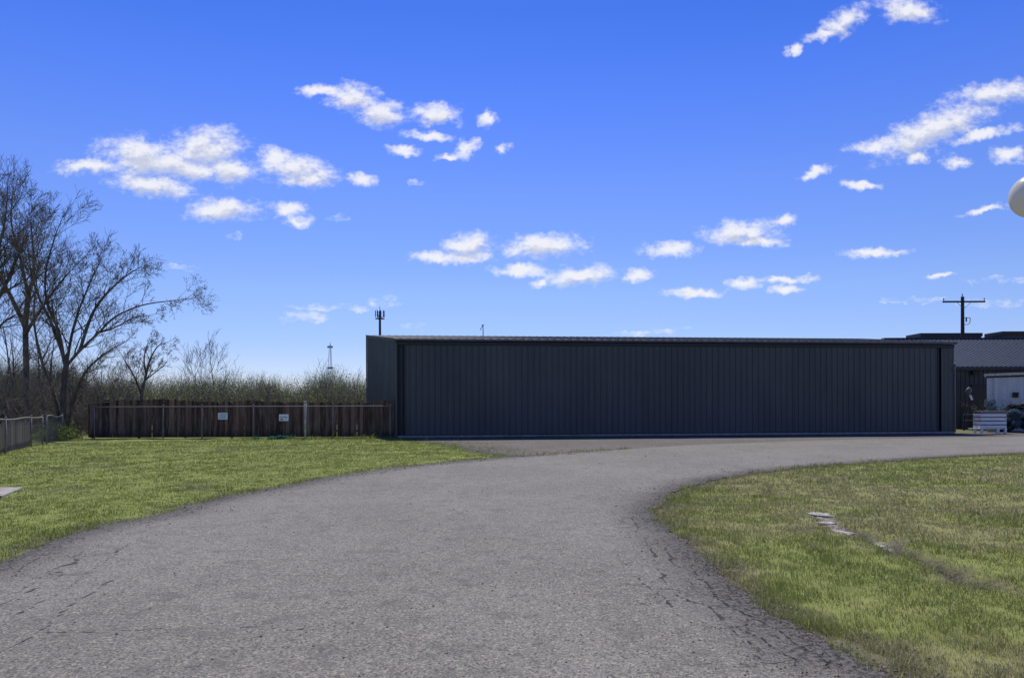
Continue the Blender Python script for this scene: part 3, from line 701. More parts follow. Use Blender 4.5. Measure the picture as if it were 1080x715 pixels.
# roof: sheet with standing ribs up the slope
mb = MB(); a = on_front(-0.003, 0.16, EL); b = on_front(1.003, 0.16, ER); c = Vector(Q2) + Vector((0.15, 0, 0)); d = Vector(Q1) + sn * 0.1; nr = 74
mb.add([a, b, c, d, a - Vector((0, 0, .03)), b - Vector((0, 0, .03)), c - Vector((0, 0, .03)), d - Vector((0, 0, .03))], [(0, 1, 2, 3), (7, 6, 5, 4), (0, 4, 5, 1), (1, 5, 6, 2), (2, 6, 7, 3), (3, 7, 4, 0)])
for i in range(nr + 1):
    f = i / nr; p = a.lerp(b, f); q = d.lerp(c, f); mb.beam(p + Vector((0, 0, 0.008)), q + Vector((0, 0, 0.008)), 0.05, 0.022)
loc(mb.build('roof', M['roof_grey'], hg), hg)

# mast on the hangar roof
p = at(509.5, 352.6, 42.0)
rt = empty('roof_antenna', (p.x, p.y, p.z - 0.25), 'thin short antenna mast standing on the hangar roof', 'antenna')
mb = MB(); mb.tube([(0, 0, 0), (0, 0, 0.85)], 0.028, 6); mb.build('mast', M['black'], rt)
mb = MB(); mb.tube([(0, 0, 0.82), (-0.12, 0, 0.62), (-0.18, 0, 0.5)], 0.018, 5); mb.tube([(-0.10, 0, 0.80), (0.06, 0, 0.83)], 0.02, 5); mb.build('antenna_arm', M['black'], rt)

# ------------------------------------------------------------------ buildings on the right
def X_at(px, Y): return at(px, 400, Y).x
EY = 44.5
ez = at(1040, 386.5, EY).z; rzg = at(1040, 357.5, 52.5).z
bx0 = X_at(1006.5, EY) - 0.1; bx1 = bx0 + 16
bl = empty('metal_building', (bx0, EY, 0), 'dark ribbed building with slate blue metal roof behind the hangar right end', 'building')
mb = MB(); ribbed(mb, (bx0 + 0.1, EY + 0.6), (bx1, EY + 0.6), 0, 0, ez - 0.1, ez - 0.1, (0, -1, 0), 0.30, 0.03)
loc(mb.build('wall', M['siding_dark'], bl), bl)
mb = MB(); ribbed(mb, (bx0 + 0.1, EY + 16), (bx0 + 0.1, EY + 0.6), 0, 0, ez - 0.1, ez - 0.1, (-1, 0, 0), 0.3, 0.03)
loc(mb.build('end_wall', M['siding_dark'], bl), bl)
mb = MB(); a = Vector((bx0 - 0.25, EY, ez)); b = Vector((bx1, EY, ez)); c = Vector((bx1, EY + 8, rzg)); d = Vector((bx0 - 0.25, EY + 8, rzg)); e = Vector((bx1, EY + 16, ez)); f_ = Vector((bx0 - 0.25, EY + 16, ez))
dn = Vector((0, 0, -0.06))
mb.add([a, b, c, d, e, f_, a + dn, b + dn, c + dn, d + dn, e + dn, f_ + dn], [(0, 1, 2, 3), (3, 2, 4, 5), (6, 9, 8, 7), (9, 11, 10, 8), (0, 6, 7, 1), (5, 4, 10, 11), (0, 3, 9, 6), (3, 5, 11, 9), (1, 7, 8, 2), (2, 8, 10, 4)])
nr = 52
for i in range(nr + 1):
    f = i / nr; mb.beam(a.lerp(b, f) + Vector((0, -0.01, 0.01)), d.lerp(c, f) + Vector((0, 0, 0.01)), 0.10, 0.07)
loc(mb.build('roof', M['roof_blue'], bl), bl)
mb = MB(); mb.beam(Vector((bx0 - 0.2, EY + 8, rzg + 0.05)), Vector((bx1, EY + 8, rzg + 0.05)), 0.5, 0.08)
loc(mb.build('ridge_cap', M['roof_blue'], bl), bl)
mb = MB(); mb.beam((bx0 - 0.2, EY + 0.03, ez - 0.15), (bx1, EY + 0.03, ez - 0.15), 0.10, 0.14)
loc(mb.build('gutter', M['trim_dark'], bl), bl)
# downpipe beside the hangar corner
pc = gp(1006, 457.0); hz = at(1006, 388, pc.y).z
mb = MB(); px_ = P2.x + 0.08; py_ = P2.y - 0.06
mb.tube([(px_ - 0.16, py_ - 0.02, hz - 0.05), (px_ - 0.05, py_ - 0.02, hz + 0.06), (px_ + 0.09, py_ + 0.2, hz + 0.30)], 0.05, 6)
mb.tube([(px_ - 0.05, py_, 0.05), (px_ - 0.05, py_, hz)], 0.045, 6)
dp = tag(mb.build('downpipe', M['galv'], hg), 'thin pale downpipe at the right-hand corner'); loc(dp, hg)
# lamp under the eave, doorway
lx = X_at(1028, EY + 0.5)
mb = MB(); mb.box((lx, EY + 0.45, at(1028, 392.5, EY).z), (0.42, 0.25, 0.16)); mb.box((lx - 0.1, EY + 0.42, at(1028, 395.5, EY).z), (0.55, 0.12, 0.06)); mb.beam((lx, EY + 0.58, ez - 0.45), (lx, EY + 0.3, ez - 0.35), 0.05, 0.05)
loc(mb.build('wall_lamp', M['black'], bl, bevel=0.015), bl)
mb = MB(); dx0 = X_at(1024, EY + 0.6); dx1 = X_at(1041, EY + 0.6); mb.box(((dx0 + dx1) / 2, EY + 0.545, 1.45), (dx1 - dx0, 0.05, 2.9))
loc(mb.build('door', M['trim_dark'], bl), bl)

# two taller flat-roofed blocks behind
for (xa, xb, yt, yy, lb) in ((971, 1035, 351.3, 64.0, 'long dark flat roof block rising behind the hangar, below the utility pole'), (1057, 1130, 349.4, 63.0, 'dark flat roof block behind the blue roof at the right edge')):
    A = at(xa, yt, yy); Bp = at(xb, yt, yy); h = (A.z + Bp.z) / 2
    far = empty('flat_roof_building', (A.x, yy, 0), lb, 'building')
    mb = MB(); w_ = Bp.x - A.x
    ribbed(mb, (A.x + 0.02, yy), (Bp.x, yy), 0, 0, h - 0.32, h - 0.32, (0, -1, 0), 0.5, 0.04)
    ribbed(mb, (A.x, yy + 2.2), (A.x, yy), 0, 0, h - 0.32, h - 0.32, (-1, 0, 0), 0.5, 0.04)
    ribbed(mb, (Bp.x, yy), (Bp.x, yy + 2.2), 0, 0, h - 0.32, h - 0.32, (1, 0, 0), 0.5, 0.04)
    ribbed(mb, (Bp.x, yy + 2.2), (A.x, yy + 2.2), 0, 0, h - 0.32, h - 0.32, (0, 1, 0), 0.5, 0.04)
    loc(mb.build('wall', M['siding_dark'], far), far)
    mb = MB(); ch = 0.0
    x0, x1, y0, y1, z0, z1 = A.x - 0.06, Bp.x + 0.06, yy - 0.1, yy + 2.3, h - 0.33, h
    zl = z1 - (0.14 if ch else 0)
    mb.add([(x0, y0, z0), (x1, y0, z0), (x1, y1, z0), (x0, y1, z0), (x0, y0, zl), (x0 + ch, y0, z1), (x1, y0, z1), (x1, y1, z1), (x0 + ch, y1, z1), (x0, y1, zl)],
           [(3, 2, 1, 0), (0, 1, 6, 5, 4), (1, 2, 7, 6), (2, 3, 9, 8, 7), (3, 0, 4, 9), (4, 5, 8, 9), (5, 6, 7, 8)])
    loc(mb.build('roof_coping', M['trim_dark'], far), far)

# pale shed in front of the blue roof
SY = 41.5; sx0 = X_at(1041, SY); SA = R(-36); SL = 6.0
zt = at(1041, 397.3, SY).z
sh = empty('shed', (sx0, SY, 0), 'pale grey shed with beige roof edge and small dark vent', 'shed', rz=SA)
mb = MB(); ribbed(mb, (0.0, 0), (SL, 0), 0.0, 0.0, zt, zt + 0.10, (0, -1, 0), 0.6, 0.012); ribbed(mb, (0.0, 2.4), (0.0, 0), 0, 0, zt, zt, (-1, 0, 0), 0.6, 0.012)
ribbed(mb, (SL, 0), (SL, 2.4), 0, 0, zt + 0.1, zt + 0.1, (1, 0, 0), 0.6, 0.012); ribbed(mb, (SL, 2.4), (0, 2.4), 0, 0, zt + 0.1, zt, (0, 1, 0), 0.6, 0.012)
mb.build('wall', M['shed_white'], sh)
M4 = Matrix.Rotation(-math.atan2(0.10, SL), 4, 'Y')
mb = MB(); mb.box((SL / 2, 1.2, zt + 0.155), (SL + 0.3, 2.7, 0.15), M4=M4); mb.build('roof', M['beige'], sh)
mb = MB(); mb.box((SL / 2, -0.05, zt + 0.02), (SL + 0.1, 0.08, 0.09), M4=M4); mb.build('soffit', M['trim_dark'], sh)
for xo in (0.05, 0.42):
    mb = MB(); mb.box((xo, -0.035, zt / 2), (0.12, 0.05, zt - 0.02)); mb.build('corner_board', M['white_paint'], sh)
uu = (1071 - 540) / F; tv = (uu * SY - sx0) / (math.cos(SA) + uu * -math.sin(SA)); yv = SY + tv * math.sin(SA); vz = at(1071, 416.5, yv).z
mb = MB(); mb.box((tv, -0.05, vz), (0.30, 0.10, 0.30))
for k in range(4): mb.box((tv, -0.11, vz - 0.1 + 0.065 * k), (0.24, 0.03, 0.02))
mb.build('vent', M['black'], sh)

# white slatted crate on legs
cp = gp(1044, 457.2); cw = 1.44; cdp = 0.55; lz = 0.30; ch_ = at(1041, 432.0, cp.y).z
cr = empty('slatted_crate', (cp.x, cp.y, 0), 'white slatted crate on short legs beside the hangar right corner', 'crate', rz=0.05)
nb = 4; gap = 0.05; bh = (ch_ - lz - 0.22 - gap * (nb - 1)) / nb
for k in range(nb):
    z = lz + bh / 2 + k * (bh + gap)
    mb = MB()
    for s in (-1, 1):
        mb.box((random.uniform(-.01, .01), s * cdp / 2, z), (cw, 0.035, bh)); mb.box((s * (cw / 2 - 0.02), 0, z), (0.035, cdp - 0.08, bh))
    mb.build('slat', M['white_paint'], cr, bevel=0.006)
mb = MB()
for k in range(8): mb.box((-cw / 2 + 0.11 + k * (cw - 0.22) / 7, 0, ch_ - 0.10), (0.19, cdp + 0.05, 0.05))
mb.box((0, -cdp / 2 - 0.01, ch_ - 0.17), (cw, 0.05, 0.07)); mb.build('lid', M['galv'], cr, bevel=0.006)
for (lx_, ly_) in ((-cw / 2 + 0.06, -1), (0.22, -1), (cw / 2 - 0.05, -1), (-cw / 2 + 0.06, 1), (cw / 2 - 0.05, 1)):
    mb = MB(); mb.box((lx_, ly_ * (cdp / 2 - 0.02), (lz + 0.06) / 2 - 0.01), (0.10, 0.10, lz + 0.06)); mb.build('leg', M['white_paint'], cr, bevel=0.008)
for s in (-1, 1):
    mb = MB(); mb.box((-0.12, s * (cdp / 2 - 0.10), lz - 0.03), (cw + 0.42, 0.09, 0.07)); mb.build('skid', M['white_paint'], cr, bevel=0.006)
mb = MB(); mb.box((0, 0, lz + 0.02), (cw - 0.05, cdp - 0.06, 0.04)); mb.box((0, 0, lz + 0.45), (cw - 0.12, cdp - 0.12, 0.8)); mb.build('dark_fill', M['trim_dark'], cr)  # floor and near-black inner block, whose colour darkens the gaps between slats

# dark stand with an oval grey head, in the nook behind the crate
sp = Vector((X_at(1022.5, 42.0), 42.0, 0))
st = empty('metal_stand', sp, 'dark leaning metal stand with grey oval head and small white panel behind the crate', 'stand')
sc_ = 42 / F
mb = MB(); mb.tube([(-0.35, 0, 0.0), (-0.28, 0, 0.9), (-0.02, 0, 1.75), (0.02, 0, 2.25)], [0.07, 0.07, 0.06, 0.05], 8); mb.tube([(0.35, 0.2, 0.0), (0.2, 0.1, 0.9), (0.0, 0, 1.7)], 0.06, 8); mb.build('frame', M['black'], st)
mb = MB(); mb.beam((-0.42, -0.05, 0.98), (0.25, 0.0, 0.98), 0.06, 0.05); mb.beam((-0.42, -0.05, 0.62), (0.32, 0.0, 0.62), 0.06, 0.05); mb.build('crossbar', M['galv'], st)
bm = bmesh.new(); bmesh.ops.create_uvsphere(bm, u_segments=20, v_segments=12, radius=1)
for v in bm.verts: v.co = Vector((v.co.x * 0.17, v.co.y * 0.13, v.co.z * 0.24)); 
bmesh.ops.rotate(bm, verts=bm.verts, matrix=Matrix.Rotation(R(20), 3, 'Y')); bmesh.ops.translate(bm, verts=bm.verts, vec=(-0.06, -0.02, 2.42))
me = bpy.data.meshes.new('head'); bm.to_mesh(me); bm.free(); link('head', me, simple('dull_grey_paint', (0.10, 0.115, 0.125), 0.6), st, True)
mb = MB(); mb.box((0.06, -0.06, 2.02), (0.14, 0.04, 0.34), M4=Matrix.Rotation(R(-22), 4, 'Y')); mb.build('panel', M['white_paint'], st, bevel=0.01)
mb = MB(); mb.box((0.22, 0.15, 1.25), (0.5, 0.3, 0.55)); mb.build('box', M['black'], st, bevel=0.03)

# ------------------------------------------------------------------ utility pole
UY = 61.0; up = at(1015.5, 428, UY); topz = at(1015.5, 313, UY).z
ut = empty('utility_pole', (up.x, UY, 0), 'dark wooden utility pole with one crossarm rising behind the buildings', 'utility pole')
mb = MB(); mb.tube([(0, 0, -0.3), (0, 0, topz * 0.5), (0, 0, topz)], [0.19, 0.165, 0.13], 12); mb.build('pole', M['pole_wood'], ut)
az_ = at(1015.5, 318.6, UY).z; hw = 22.3 / F * UY
mb = MB(); mb.beam((-hw, -0.2, az_), (hw, -0.2, az_), 0.11, 0.14); mb.build('crossarm', M['pole_wood'], ut)
mb = MB(); 
for s in (-1, 1): mb.beam((s * 0.62, -0.2, az_ - 0.05), (0, -0.17, az_ - 0.62), 0.03, 0.03)
mb.build('brace', M['galv'], ut)
for x in (-hw + 0.08, -0.02, hw - 0.08):
    mb = MB(); zb = az_ + 0.07 if x != -0.02 else topz
    mb.lathe([(0.02, 0), (0.02, 0.08), (0.06, 0.09), (0.06, 0.13), (0.035, 0.15), (0.05, 0.19), (0.03, 0.25)], (x, -0.2 if x != -0.02 else 0, zb), 10); mb.build('insulator', M['porcelain'], ut)
mb = MB(); bz = at(1015, 335, UY).z
mb.tube([(0.1, -0.05, bz), (0.62, -0.05, bz - 0.02), (0.66, -0.05, bz - 0.12), (0.60, -0.05, bz - 0.5), (0.45, -0.05, bz - 0.62), (0.15, -0.05, bz - 0.62)], 0.028, 6)
mb.tube([(0.30, -0.05, bz), (0.30, -0.05, bz - 0.38)], 0.06, 8); mb.build('cutout', M['black'], ut)

# ------------------------------------------------------------------ towers far away
ty = 120.0; p = at(401, 428, ty); tz = at(401, 325, ty).z
ct = empty('cell_tower', (p.x, ty, 0), 'slim dark monopole with antenna panels behind the hangar left corner', 'tower')
mb = MB(); mb.tube([(0, 0, -0.5), (0, 0, tz - 0.5)], [0.28, 0.20], 12); mb.build('pole', M['steel_far'], ct)
mb = MB(); mb.lathe([(0.85, 0), (0.85, 0.10)], (0, 0, tz - 1.9), 12); 
for k in range(3):
    a = R(120 * k + 20); mb.beam((0, 0, tz - 1.7), (0.8 * math.cos(a), 0.8 * math.sin(a), tz - 1.4), 0.08, 0.08)
mb.build('platform', M['steel_far'], ct)
for k in range(9):
    a = R(40 * k + 8); mb = MB(); mb.box((0.82 * math.cos(a), 0.82 * math.sin(a), tz - 1.0), (0.08, 0.15, 1.1), rz=a); mb.build('antenna_panel', M['steel_far'], ct)
mb = MB(); mb.tube([(0, 0, tz - 0.6), (0, 0, tz + 0.35)], 0.05, 6); mb.build('lightning_rod', M['steel_far'], ct)

ly = 330.0; p = at(348.5, 428, ly); lt = at(348.5, 361, ly).z
lw = empty('lattice_tower', (p.x, ly, 0), 'faint slender lattice mast standing far off beyond the brush', 'tower')
def lat(z): return 1.9 * (1 - z / lt) + 0.35
legs_p = []
for k in range(3):
    a = R(90 + 120 * k); mb = MB(); mb.tube([(lat(z) * math.cos(a), lat(z) * math.sin(a), z) for z in (0, lt * 0.96)], 0.09, 5); mb.build('leg', M['steel_hazed'], lw)
mb = MB(); nz = 16
for i in range(nz):
    z0 = lt * 0.96 * i / nz; z1 = lt * 0.96 * (i + 1) / nz
    for k in range(3):
        a = R(90 + 120 * k); b = R(90 + 120 * (k + 1))
        mb.beam((lat(z0) * math.cos(a), lat(z0) * math.sin(a), z0), (lat(z1) * math.cos(b), lat(z1) * math.sin(b), z1), 0.06, 0.06)
        mb.beam((lat(z1) * math.cos(a), lat(z1) * math.sin(a), z1), (lat(z1) * math.cos(b), lat(z1) * math.sin(b), z1), 0.06, 0.06)
mb.build('bracing', M['steel_hazed'], lw)
mb = MB(); mb.tube([(0, 0, lt * 0.95), (0, 0, lt)], 0.12, 5); mb.build('spire', M['steel_hazed'], lw)
for zf in (0.93, 0.62):
    mb = MB(); mb.box((0, -0.3, lt * zf), (2.6, 0.5, 0.9)); mb.build('antenna', M['steel_hazed'], lw)

# ------------------------------------------------------------------ globe street lamp at the right edge
gY = 7.0; gc = at(1091.5, 206.5, gY); gr = 23.0 / F * gY
gl_ = empty('globe_lamp', (gc.x, gY, 0), 'round white globe lamp cut off by the right edge of the picture', 'street lamp')
m, t, out = mat('opal_acrylic')
d = t.n('ShaderNodeBsdfDiffuse', ins={0: (0.74, 0.73, 0.70, 1)}); tr = t.n('ShaderNodeBsdfTranslucent', ins={0: (0.78, 0.74, 0.66, 1)}); gls = t.n('ShaderNodeBsdfGlossy', ins={0: (0.8, 0.8, 0.8, 1), 1: 0.25})
mx = t.n('ShaderNodeMixShader', ins={0: 0.40, 1: d.outputs[0], 2: tr.outputs[0]}); mx2 = t.n('ShaderNodeMixShader', ins={0: 0.05, 1: mx.outputs[0], 2: gls.outputs[0]}); t.t.links.new(mx2.outputs[0], out.inputs[0])
bm = bmesh.new(); bmesh.ops.create_uvsphere(bm, u_segments=48, v_segments=32, radius=gr); bmesh.ops.translate(bm, verts=bm.verts, vec=(0, 0, gc.z))
me = bpy.data.meshes.new('globe'); bm.to_mesh(me); bm.free(); link('globe', me, m, gl_, True)
mb = MB(); mb.lathe([(0.045, 0), (0.060, 0.02), (0.062, 0.07), (0.05, 0.09)], (0, 0, gc.z - gr - 0.07), 20); mb.build('fitter', M['black'], gl_, True)
mb = MB(); mb.tube([(0, 0, 0), (0, 0, gc.z - gr - 0.05)], [0.05, 0.04], 16); mb.build('post', M['black'], gl_, True)
mb = MB(); mb.lathe([(0.066, 0), (0.066, 0.03), (0.060, 0.06), (0.058, 0.25), (0.052, 0.28)], (0, 0, 0), 20); mb.build('base', M['black'], gl_, True)

# ------------------------------------------------------------------ wooden board fence
WY = 35.25
def fence_top(px): return float(np.interp(px, [92, 96, 108, 150, 215, 330, 385, 416], [424.2, 424.2, 422.8, 421.4, 422.6, 424.4, 424.0, 422.0]))
wf = empty('board_fence', (at(95, 428, WY).x, WY, 0), 'tall dark weathered board fence running left from the hangar', 'fence')
mb = MB(); x = at(95, 428, WY).x; xe = -6.12
while x < xe:
    bw = random.choice((0.135, 0.14, 0.145)); px = 540 + x / WY * F
    zt = at(px, fence_top(px), WY).z + random.uniform(-0.035, 0.03) - (0.10 if random.random() < 0.06 else 0) + 0.05 * math.sin(x * 1.3) * math.sin(x * 0.37 + 1)
    yo = random.uniform(-0.012, 0.012); tone = min(1, random.random() ** 1.5 * (1.35 if math.sin(x * 2.1) > 0.3 else 0.75))
    g_ = 0.004 + (0.02 if random.random() < 0.12 else 0)
    x1 = min(x + bw, xe); x0 = x; dg = 0.02
    ln = random.uniform(-0.006, 0.006)
    vs = []
    for yy in (WY + yo - 0.009, WY + yo + 0.009):
        vs += [(x0, yy, 0.03), (x1, yy, 0.03), (x1 + ln, yy, zt - dg), (x1 - dg + ln, yy, zt), (x0 + dg + ln, yy, zt), (x0 + ln, yy, zt - dg)]
    mb.add(vs, [(0, 1, 2, 3, 4, 5), (11, 10, 9, 8, 7, 6)] + [(i, i + 6, (i + 1) % 6 + 6, (i + 1) % 6) for i in range(6)], tone)
    x = x1 + g_
loc(mb.build('boards', M['fence_wood'], wf), wf)
for z in (0.35, 1.05, 1.62):
    mb = MB(); mb.box(((at(95, 428, WY).x + xe) / 2, WY + 0.055, z), (xe - at(95, 428, WY).x, 0.05, 0.09), tone=0.3); loc(mb.build('rail', M['fence_wood'], wf), wf)
xx = at(95, 428, WY).x + 0.06
while xx < xe:
    mb = MB(); mb.box((xx, WY + 0.13, 0.9), (0.09, 0.09, 1.8), tone=0.25); loc(mb.build('post', M['fence_wood'], wf), wf); xx += 2.4
# pale board laid over the left end
mb = MB(); a = at(97, 425.0, WY); b = at(122, 423.4, WY); mb.beam(a + Vector((0, -0.04, 0)), b + Vector((0, -0.04, 0)), 0.16, 0.05)
o = loc(mb.build('cap_board', simple('pale_old_lumber', (0.20, 0.17, 0.13), 0.9), wf), wf)
# short return of the fence going back at its left end
mb = MB(); x0 = at(95, 428, WY).x
for k in range(22):
    y0 = WY + 0.1 + k * 0.145; zt = 1.80 + random.uniform(-0.03, 0.02)
    mb.box((x0 - 0.16 - 0.02 * k, y0 + 0.07, zt / 2 + 0.015), (0.018, 0.138, zt - 0.03), rz=0.13, tone=random.random() ** 1.8)
loc(mb.build('return_boards', M['fence_wood'], wf), wf)

# ------------------------------------------------------------------ chain-link fences
m, t, out = mat('dull_galvanised_wire'); pbsdf(t, out, (0.13, 0.13, 0.135), 0.6, 0.3, 0.4); M['wire'] = m
def chainlink(A, Bp, height, posts, name_label, sag=None, cell=0.075, rw=0.0017, thick=()):
    A = Vector((A[0], A[1], 0)); Bp = Vector((Bp[0], Bp[1], 0)); L = (Bp - A).length; d = (Bp - A).normalized()
    root = empty('chain_link_fence', A, name_label, 'fence')
    nrm = Vector((d.y, -d.x, 0))
    if nrm.y > 0: nrm = -nrm
    H = height
    top = lambda s: H + (sag(s / L) if sag else 0)
    k = int(L / cell); P = []; 
    # two families of diagonal wires
    s0s = np.arange(-H, L, cell)
    p0, p1 = [], []
    for s0 in s0s:
        for sg in (1, -1):
            a0, a1 = (s0, s0 + H - 0.04) if sg == 1 else (s0 + H - 0.04, s0)
            z0, z1 = 0.03, H - 0.02
            sa, sb = a0, a1; za, zb = z0, z1
            # clip to 0..L
            def clip(sa, za, sb, zb):
                pts = [(sa, za), (sb, zb)]
                lo, hi = 0.0, 1.0; ds = sb - sa
                if ds == 0: return None
                t0, t1 = (0 - sa) / ds, (L - sa) / ds
                if t0 > t1: t0, t1 = t1, t0
                lo, hi = max(0, t0), min(1, t1)
                if hi <= lo: return None
                return (sa + ds * lo, za + (zb - za) * lo, sa + ds * hi, za + (zb - za) * hi)
            c = clip(sa, za, sb, zb)
            if c is None: continue
            sa, za, sb, zb = c
            qa = d * sa + nrm * (0.034 + 0.002 * sg); qb = d * sb + nrm * (0.034 + 0.002 * sg)
            p0.append((qa.x, qa.y, za * top(sa) / H)); p1.append((qb.x, qb.y, zb * top(sb) / H))
    n_ = len(p0); me = tubes_mesh('wire_mesh', np.array(p0), np.array(p1), np.full(n_, rw), np.full(n_, rw), 3)
    link('wire_mesh', me, M['wire'], root)
    mb = MB(); ns = 24; mb.tube([d * (L * i / ns) + Vector((0, 0, top(L * i / ns))) for i in range(ns + 1)], 0.024, 8); mb.build('top_rail', M['galv'], root, True)
    for i, s in enumerate(posts):
        r_ = 0.030; ex = 0.0; lbl = None
        if i in thick: r_ = 0.052; ex = 0.16
        mb = MB(); q = d * s; zt = top(s) + 0.03 + ex
        mb.tube([(q.x, q.y, -0.1), (q.x, q.y, zt)], r_, 10); mb.lathe([(r_ * 1.2, 0), (r_ * 1.15, 0.03), (r_ * 0.7, 0.07)], (q.x, q.y, zt), 10)
        o = mb.build('post', M['concrete_post'] if i in thick else M['galv'], root, True)
        if i in thick: o['label'] = 'thicker, brighter post near the middle of the fence'
    return root
def tubes_mesh(name, p0, p1, r0, r1, n=3):
    d = p1 - p0; L = np.linalg.norm(d, axis=1, keepdims=True); d = d / np.maximum(L, 1e-9)
    ref = np.where(np.abs(d[:, 2:3]) < 0.9, np.array([[0, 0, 1.0]]), np.array([[1.0, 0, 0]]))
    u = np.cross(d, ref); u /= np.linalg.norm(u, axis=1, keepdims=True); v = np.cross(d, u)
    V = np.zeros((len(p0), 2 * n, 3)); ov = L * 0.0
    for k in range(n):
        a = 2 * math.pi * k / n; o_ = u * math.cos(a) + v * math.sin(a)
        V[:, k] = p0 + o_ * r0[:, None]; V[:, n + k] = p1 + o_ * r1[:, None]
    i = np.arange(len(p0))[:, None] * (2 * n)
    Fc = np.concatenate([i + [[k, (k + 1) % n, n + (k + 1) % n, n + k]] for k in range(n)], 0)
    return npmesh(name, V.reshape(-1, 3), Fc)
CY = 34.0
xa = at(99, 428, CY).x; xb = at(413, 428, CY).x
pp = [at(px, 428, CY).x - xa for px in (99.5, 172, 213, 267, 322, 351, 411.5)]
chainlink((xa, CY), (xb, CY), 1.615, pp, 'long chain link fence just in front of the dark board fence', cell=0.11, rw=0.0016, thick=(4,))
n0_ = gp(-60, 495.0); n1_ = gp(45, 468.5)
Lq = (n1_ - n0_).length; fr_ = lambda px: ((gp(px, float(np.interp(px, [-60, 45], [495, 468.5]))) - n0_).length)
chainlink(n0_, n1_, 1.2, [0.05, fr_(-25), fr_(6), fr_(33), Lq - 0.02], 'low chain link fence at the left edge, nearest stretch', sag=lambda f: 0.02 * math.sin(f * 19) - 0.01, cell=0.085, rw=0.0018)
n2_ = gp(49, 468.0); n3_ = gp(66, 463.8)
chainlink(n2_, n3_, 1.2, [0.02, (n3_ - n2_).length - 0.02], 'short chain link stretch right of the low left fence, in the weeds', sag=lambda f: 0.05 * math.sin(f * 7), cell=0.06, rw=0.0022)
# grey boards leaning behind the near fence
for (pa, pb, lb) in ((-60, 36, 'weathered grey picket screen behind the nearest chain link stretch'),):
    mb = MB(); A = gp(pa, 494.0); Bq = gp(pb, 470.5); A += Vector((-0.28, 0.10, 0)); Bq += Vector((-0.28, 0.1, 0)); L = (Bq - A).length; dv = (Bq - A).normalized(); s = 0; ang = math.atan2(dv.y, dv.x)
    while s < L:
        wd = random.uniform(0.10, 0.15); hh = random.uniform(1.0, 1.14); q = A + dv * (s + wd / 2)
        mb.box((q.x, q.y, hh / 2), (wd, 0.02, hh), rz=ang, tone=random.random()); s += wd + (0.01 if random.random() < 0.8 else 0.10)
    m_, t, out = mat('silvered_boards'); n = t.noise(t.pos((14, 14, 1.0)), 1, 5, 0.6)
    pbsdf(t, out, t.mix(n, t.mix(t.attr('tone'), (0.10, 0.09, 0.078), (0.34, 0.30, 0.26)), (0.07, 0.062, 0.055)), 0.95, 0, 0.1, n, 0.004)
    tag(mb.build('picket_screen', m_), lb, 'fence')

# signs on the chain-link fence
for (px, py, lb, rows) in ((235, 438.8, 'left one of two small white notice signs on the chain link fence', 0), (299.3, 440.4, 'right one of two small white notice signs on the chain link fence', 1)):
    c = at(px, py, CY - 0.09); s = empty('sign', c, lb, 'sign', 'small white notices on the chain link fence')
    mb = MB(); mb.box((0, 0, 0), (0.47, 0.012, 0.33)); mb.build('sign_plate', M['sign'], s, bevel=0.004)
    mb = MB()
    if rows == 0:
        for z in (0.09, 0.03, -0.04, -0.10): mb.box((random.uniform(-.02, .02), -0.0085, z), (0.34, 0.004, 0.022))
    else:
        mb.box((0, -0.0085, 0.03), (0.38, 0.004, 0.03)); mb.box((-0.10, -0.0085, -0.09), (0.14, 0.004, 0.07)); mb.box((0.10, -0.0085, -0.04), (0.10, 0.004, 0.02))
    mb.build('print', M['ink'], s)

# crumpled green tarp at the fence foot
def tarp(px0, px1, name_label, h=0.13):
    a = gp(px0, 462.6); b = gp(px1, 462.6); a.y = b.y = CY - 0.35; nx, ny = 34, 12
    V, Fq = [], []
    for j in range(ny):
        for i in range(nx):
            f, g2 = i / (nx - 1), j / (ny - 1); e = math.sin(math.pi * f) ** 0.4 * math.sin(math.pi * g2)
            nz_ = float(fbm(np.array([f * 7 + px0]), np.array([g2 * 3.0]), 1.0, 80)[0])
            V.append((a.x + (b.x - a.x) * f, a.y + (g2 - 0.5) * 0.5 * (0.6 + nz_ * 0.6), 0.015 + e * h * (0.35 + 1.1 * nz_)))
    for j in range(ny - 1):
        for i in range(nx - 1): k = j * nx + i; Fq.append((k, k + 1, k + nx + 1, k + nx))
    me = npmesh('tarp', V, Fq); o = link('tarp', me, M['tarp'], smooth=True); tag(o, name_label, 'tarp')
    return o
tarp(286, 311, 'crumpled dark green plastic sheet in the grass below the right sign', 0.19)
tarp(271.5, 277.5, 'small green plastic scrap left of the larger green sheet', 0.13)

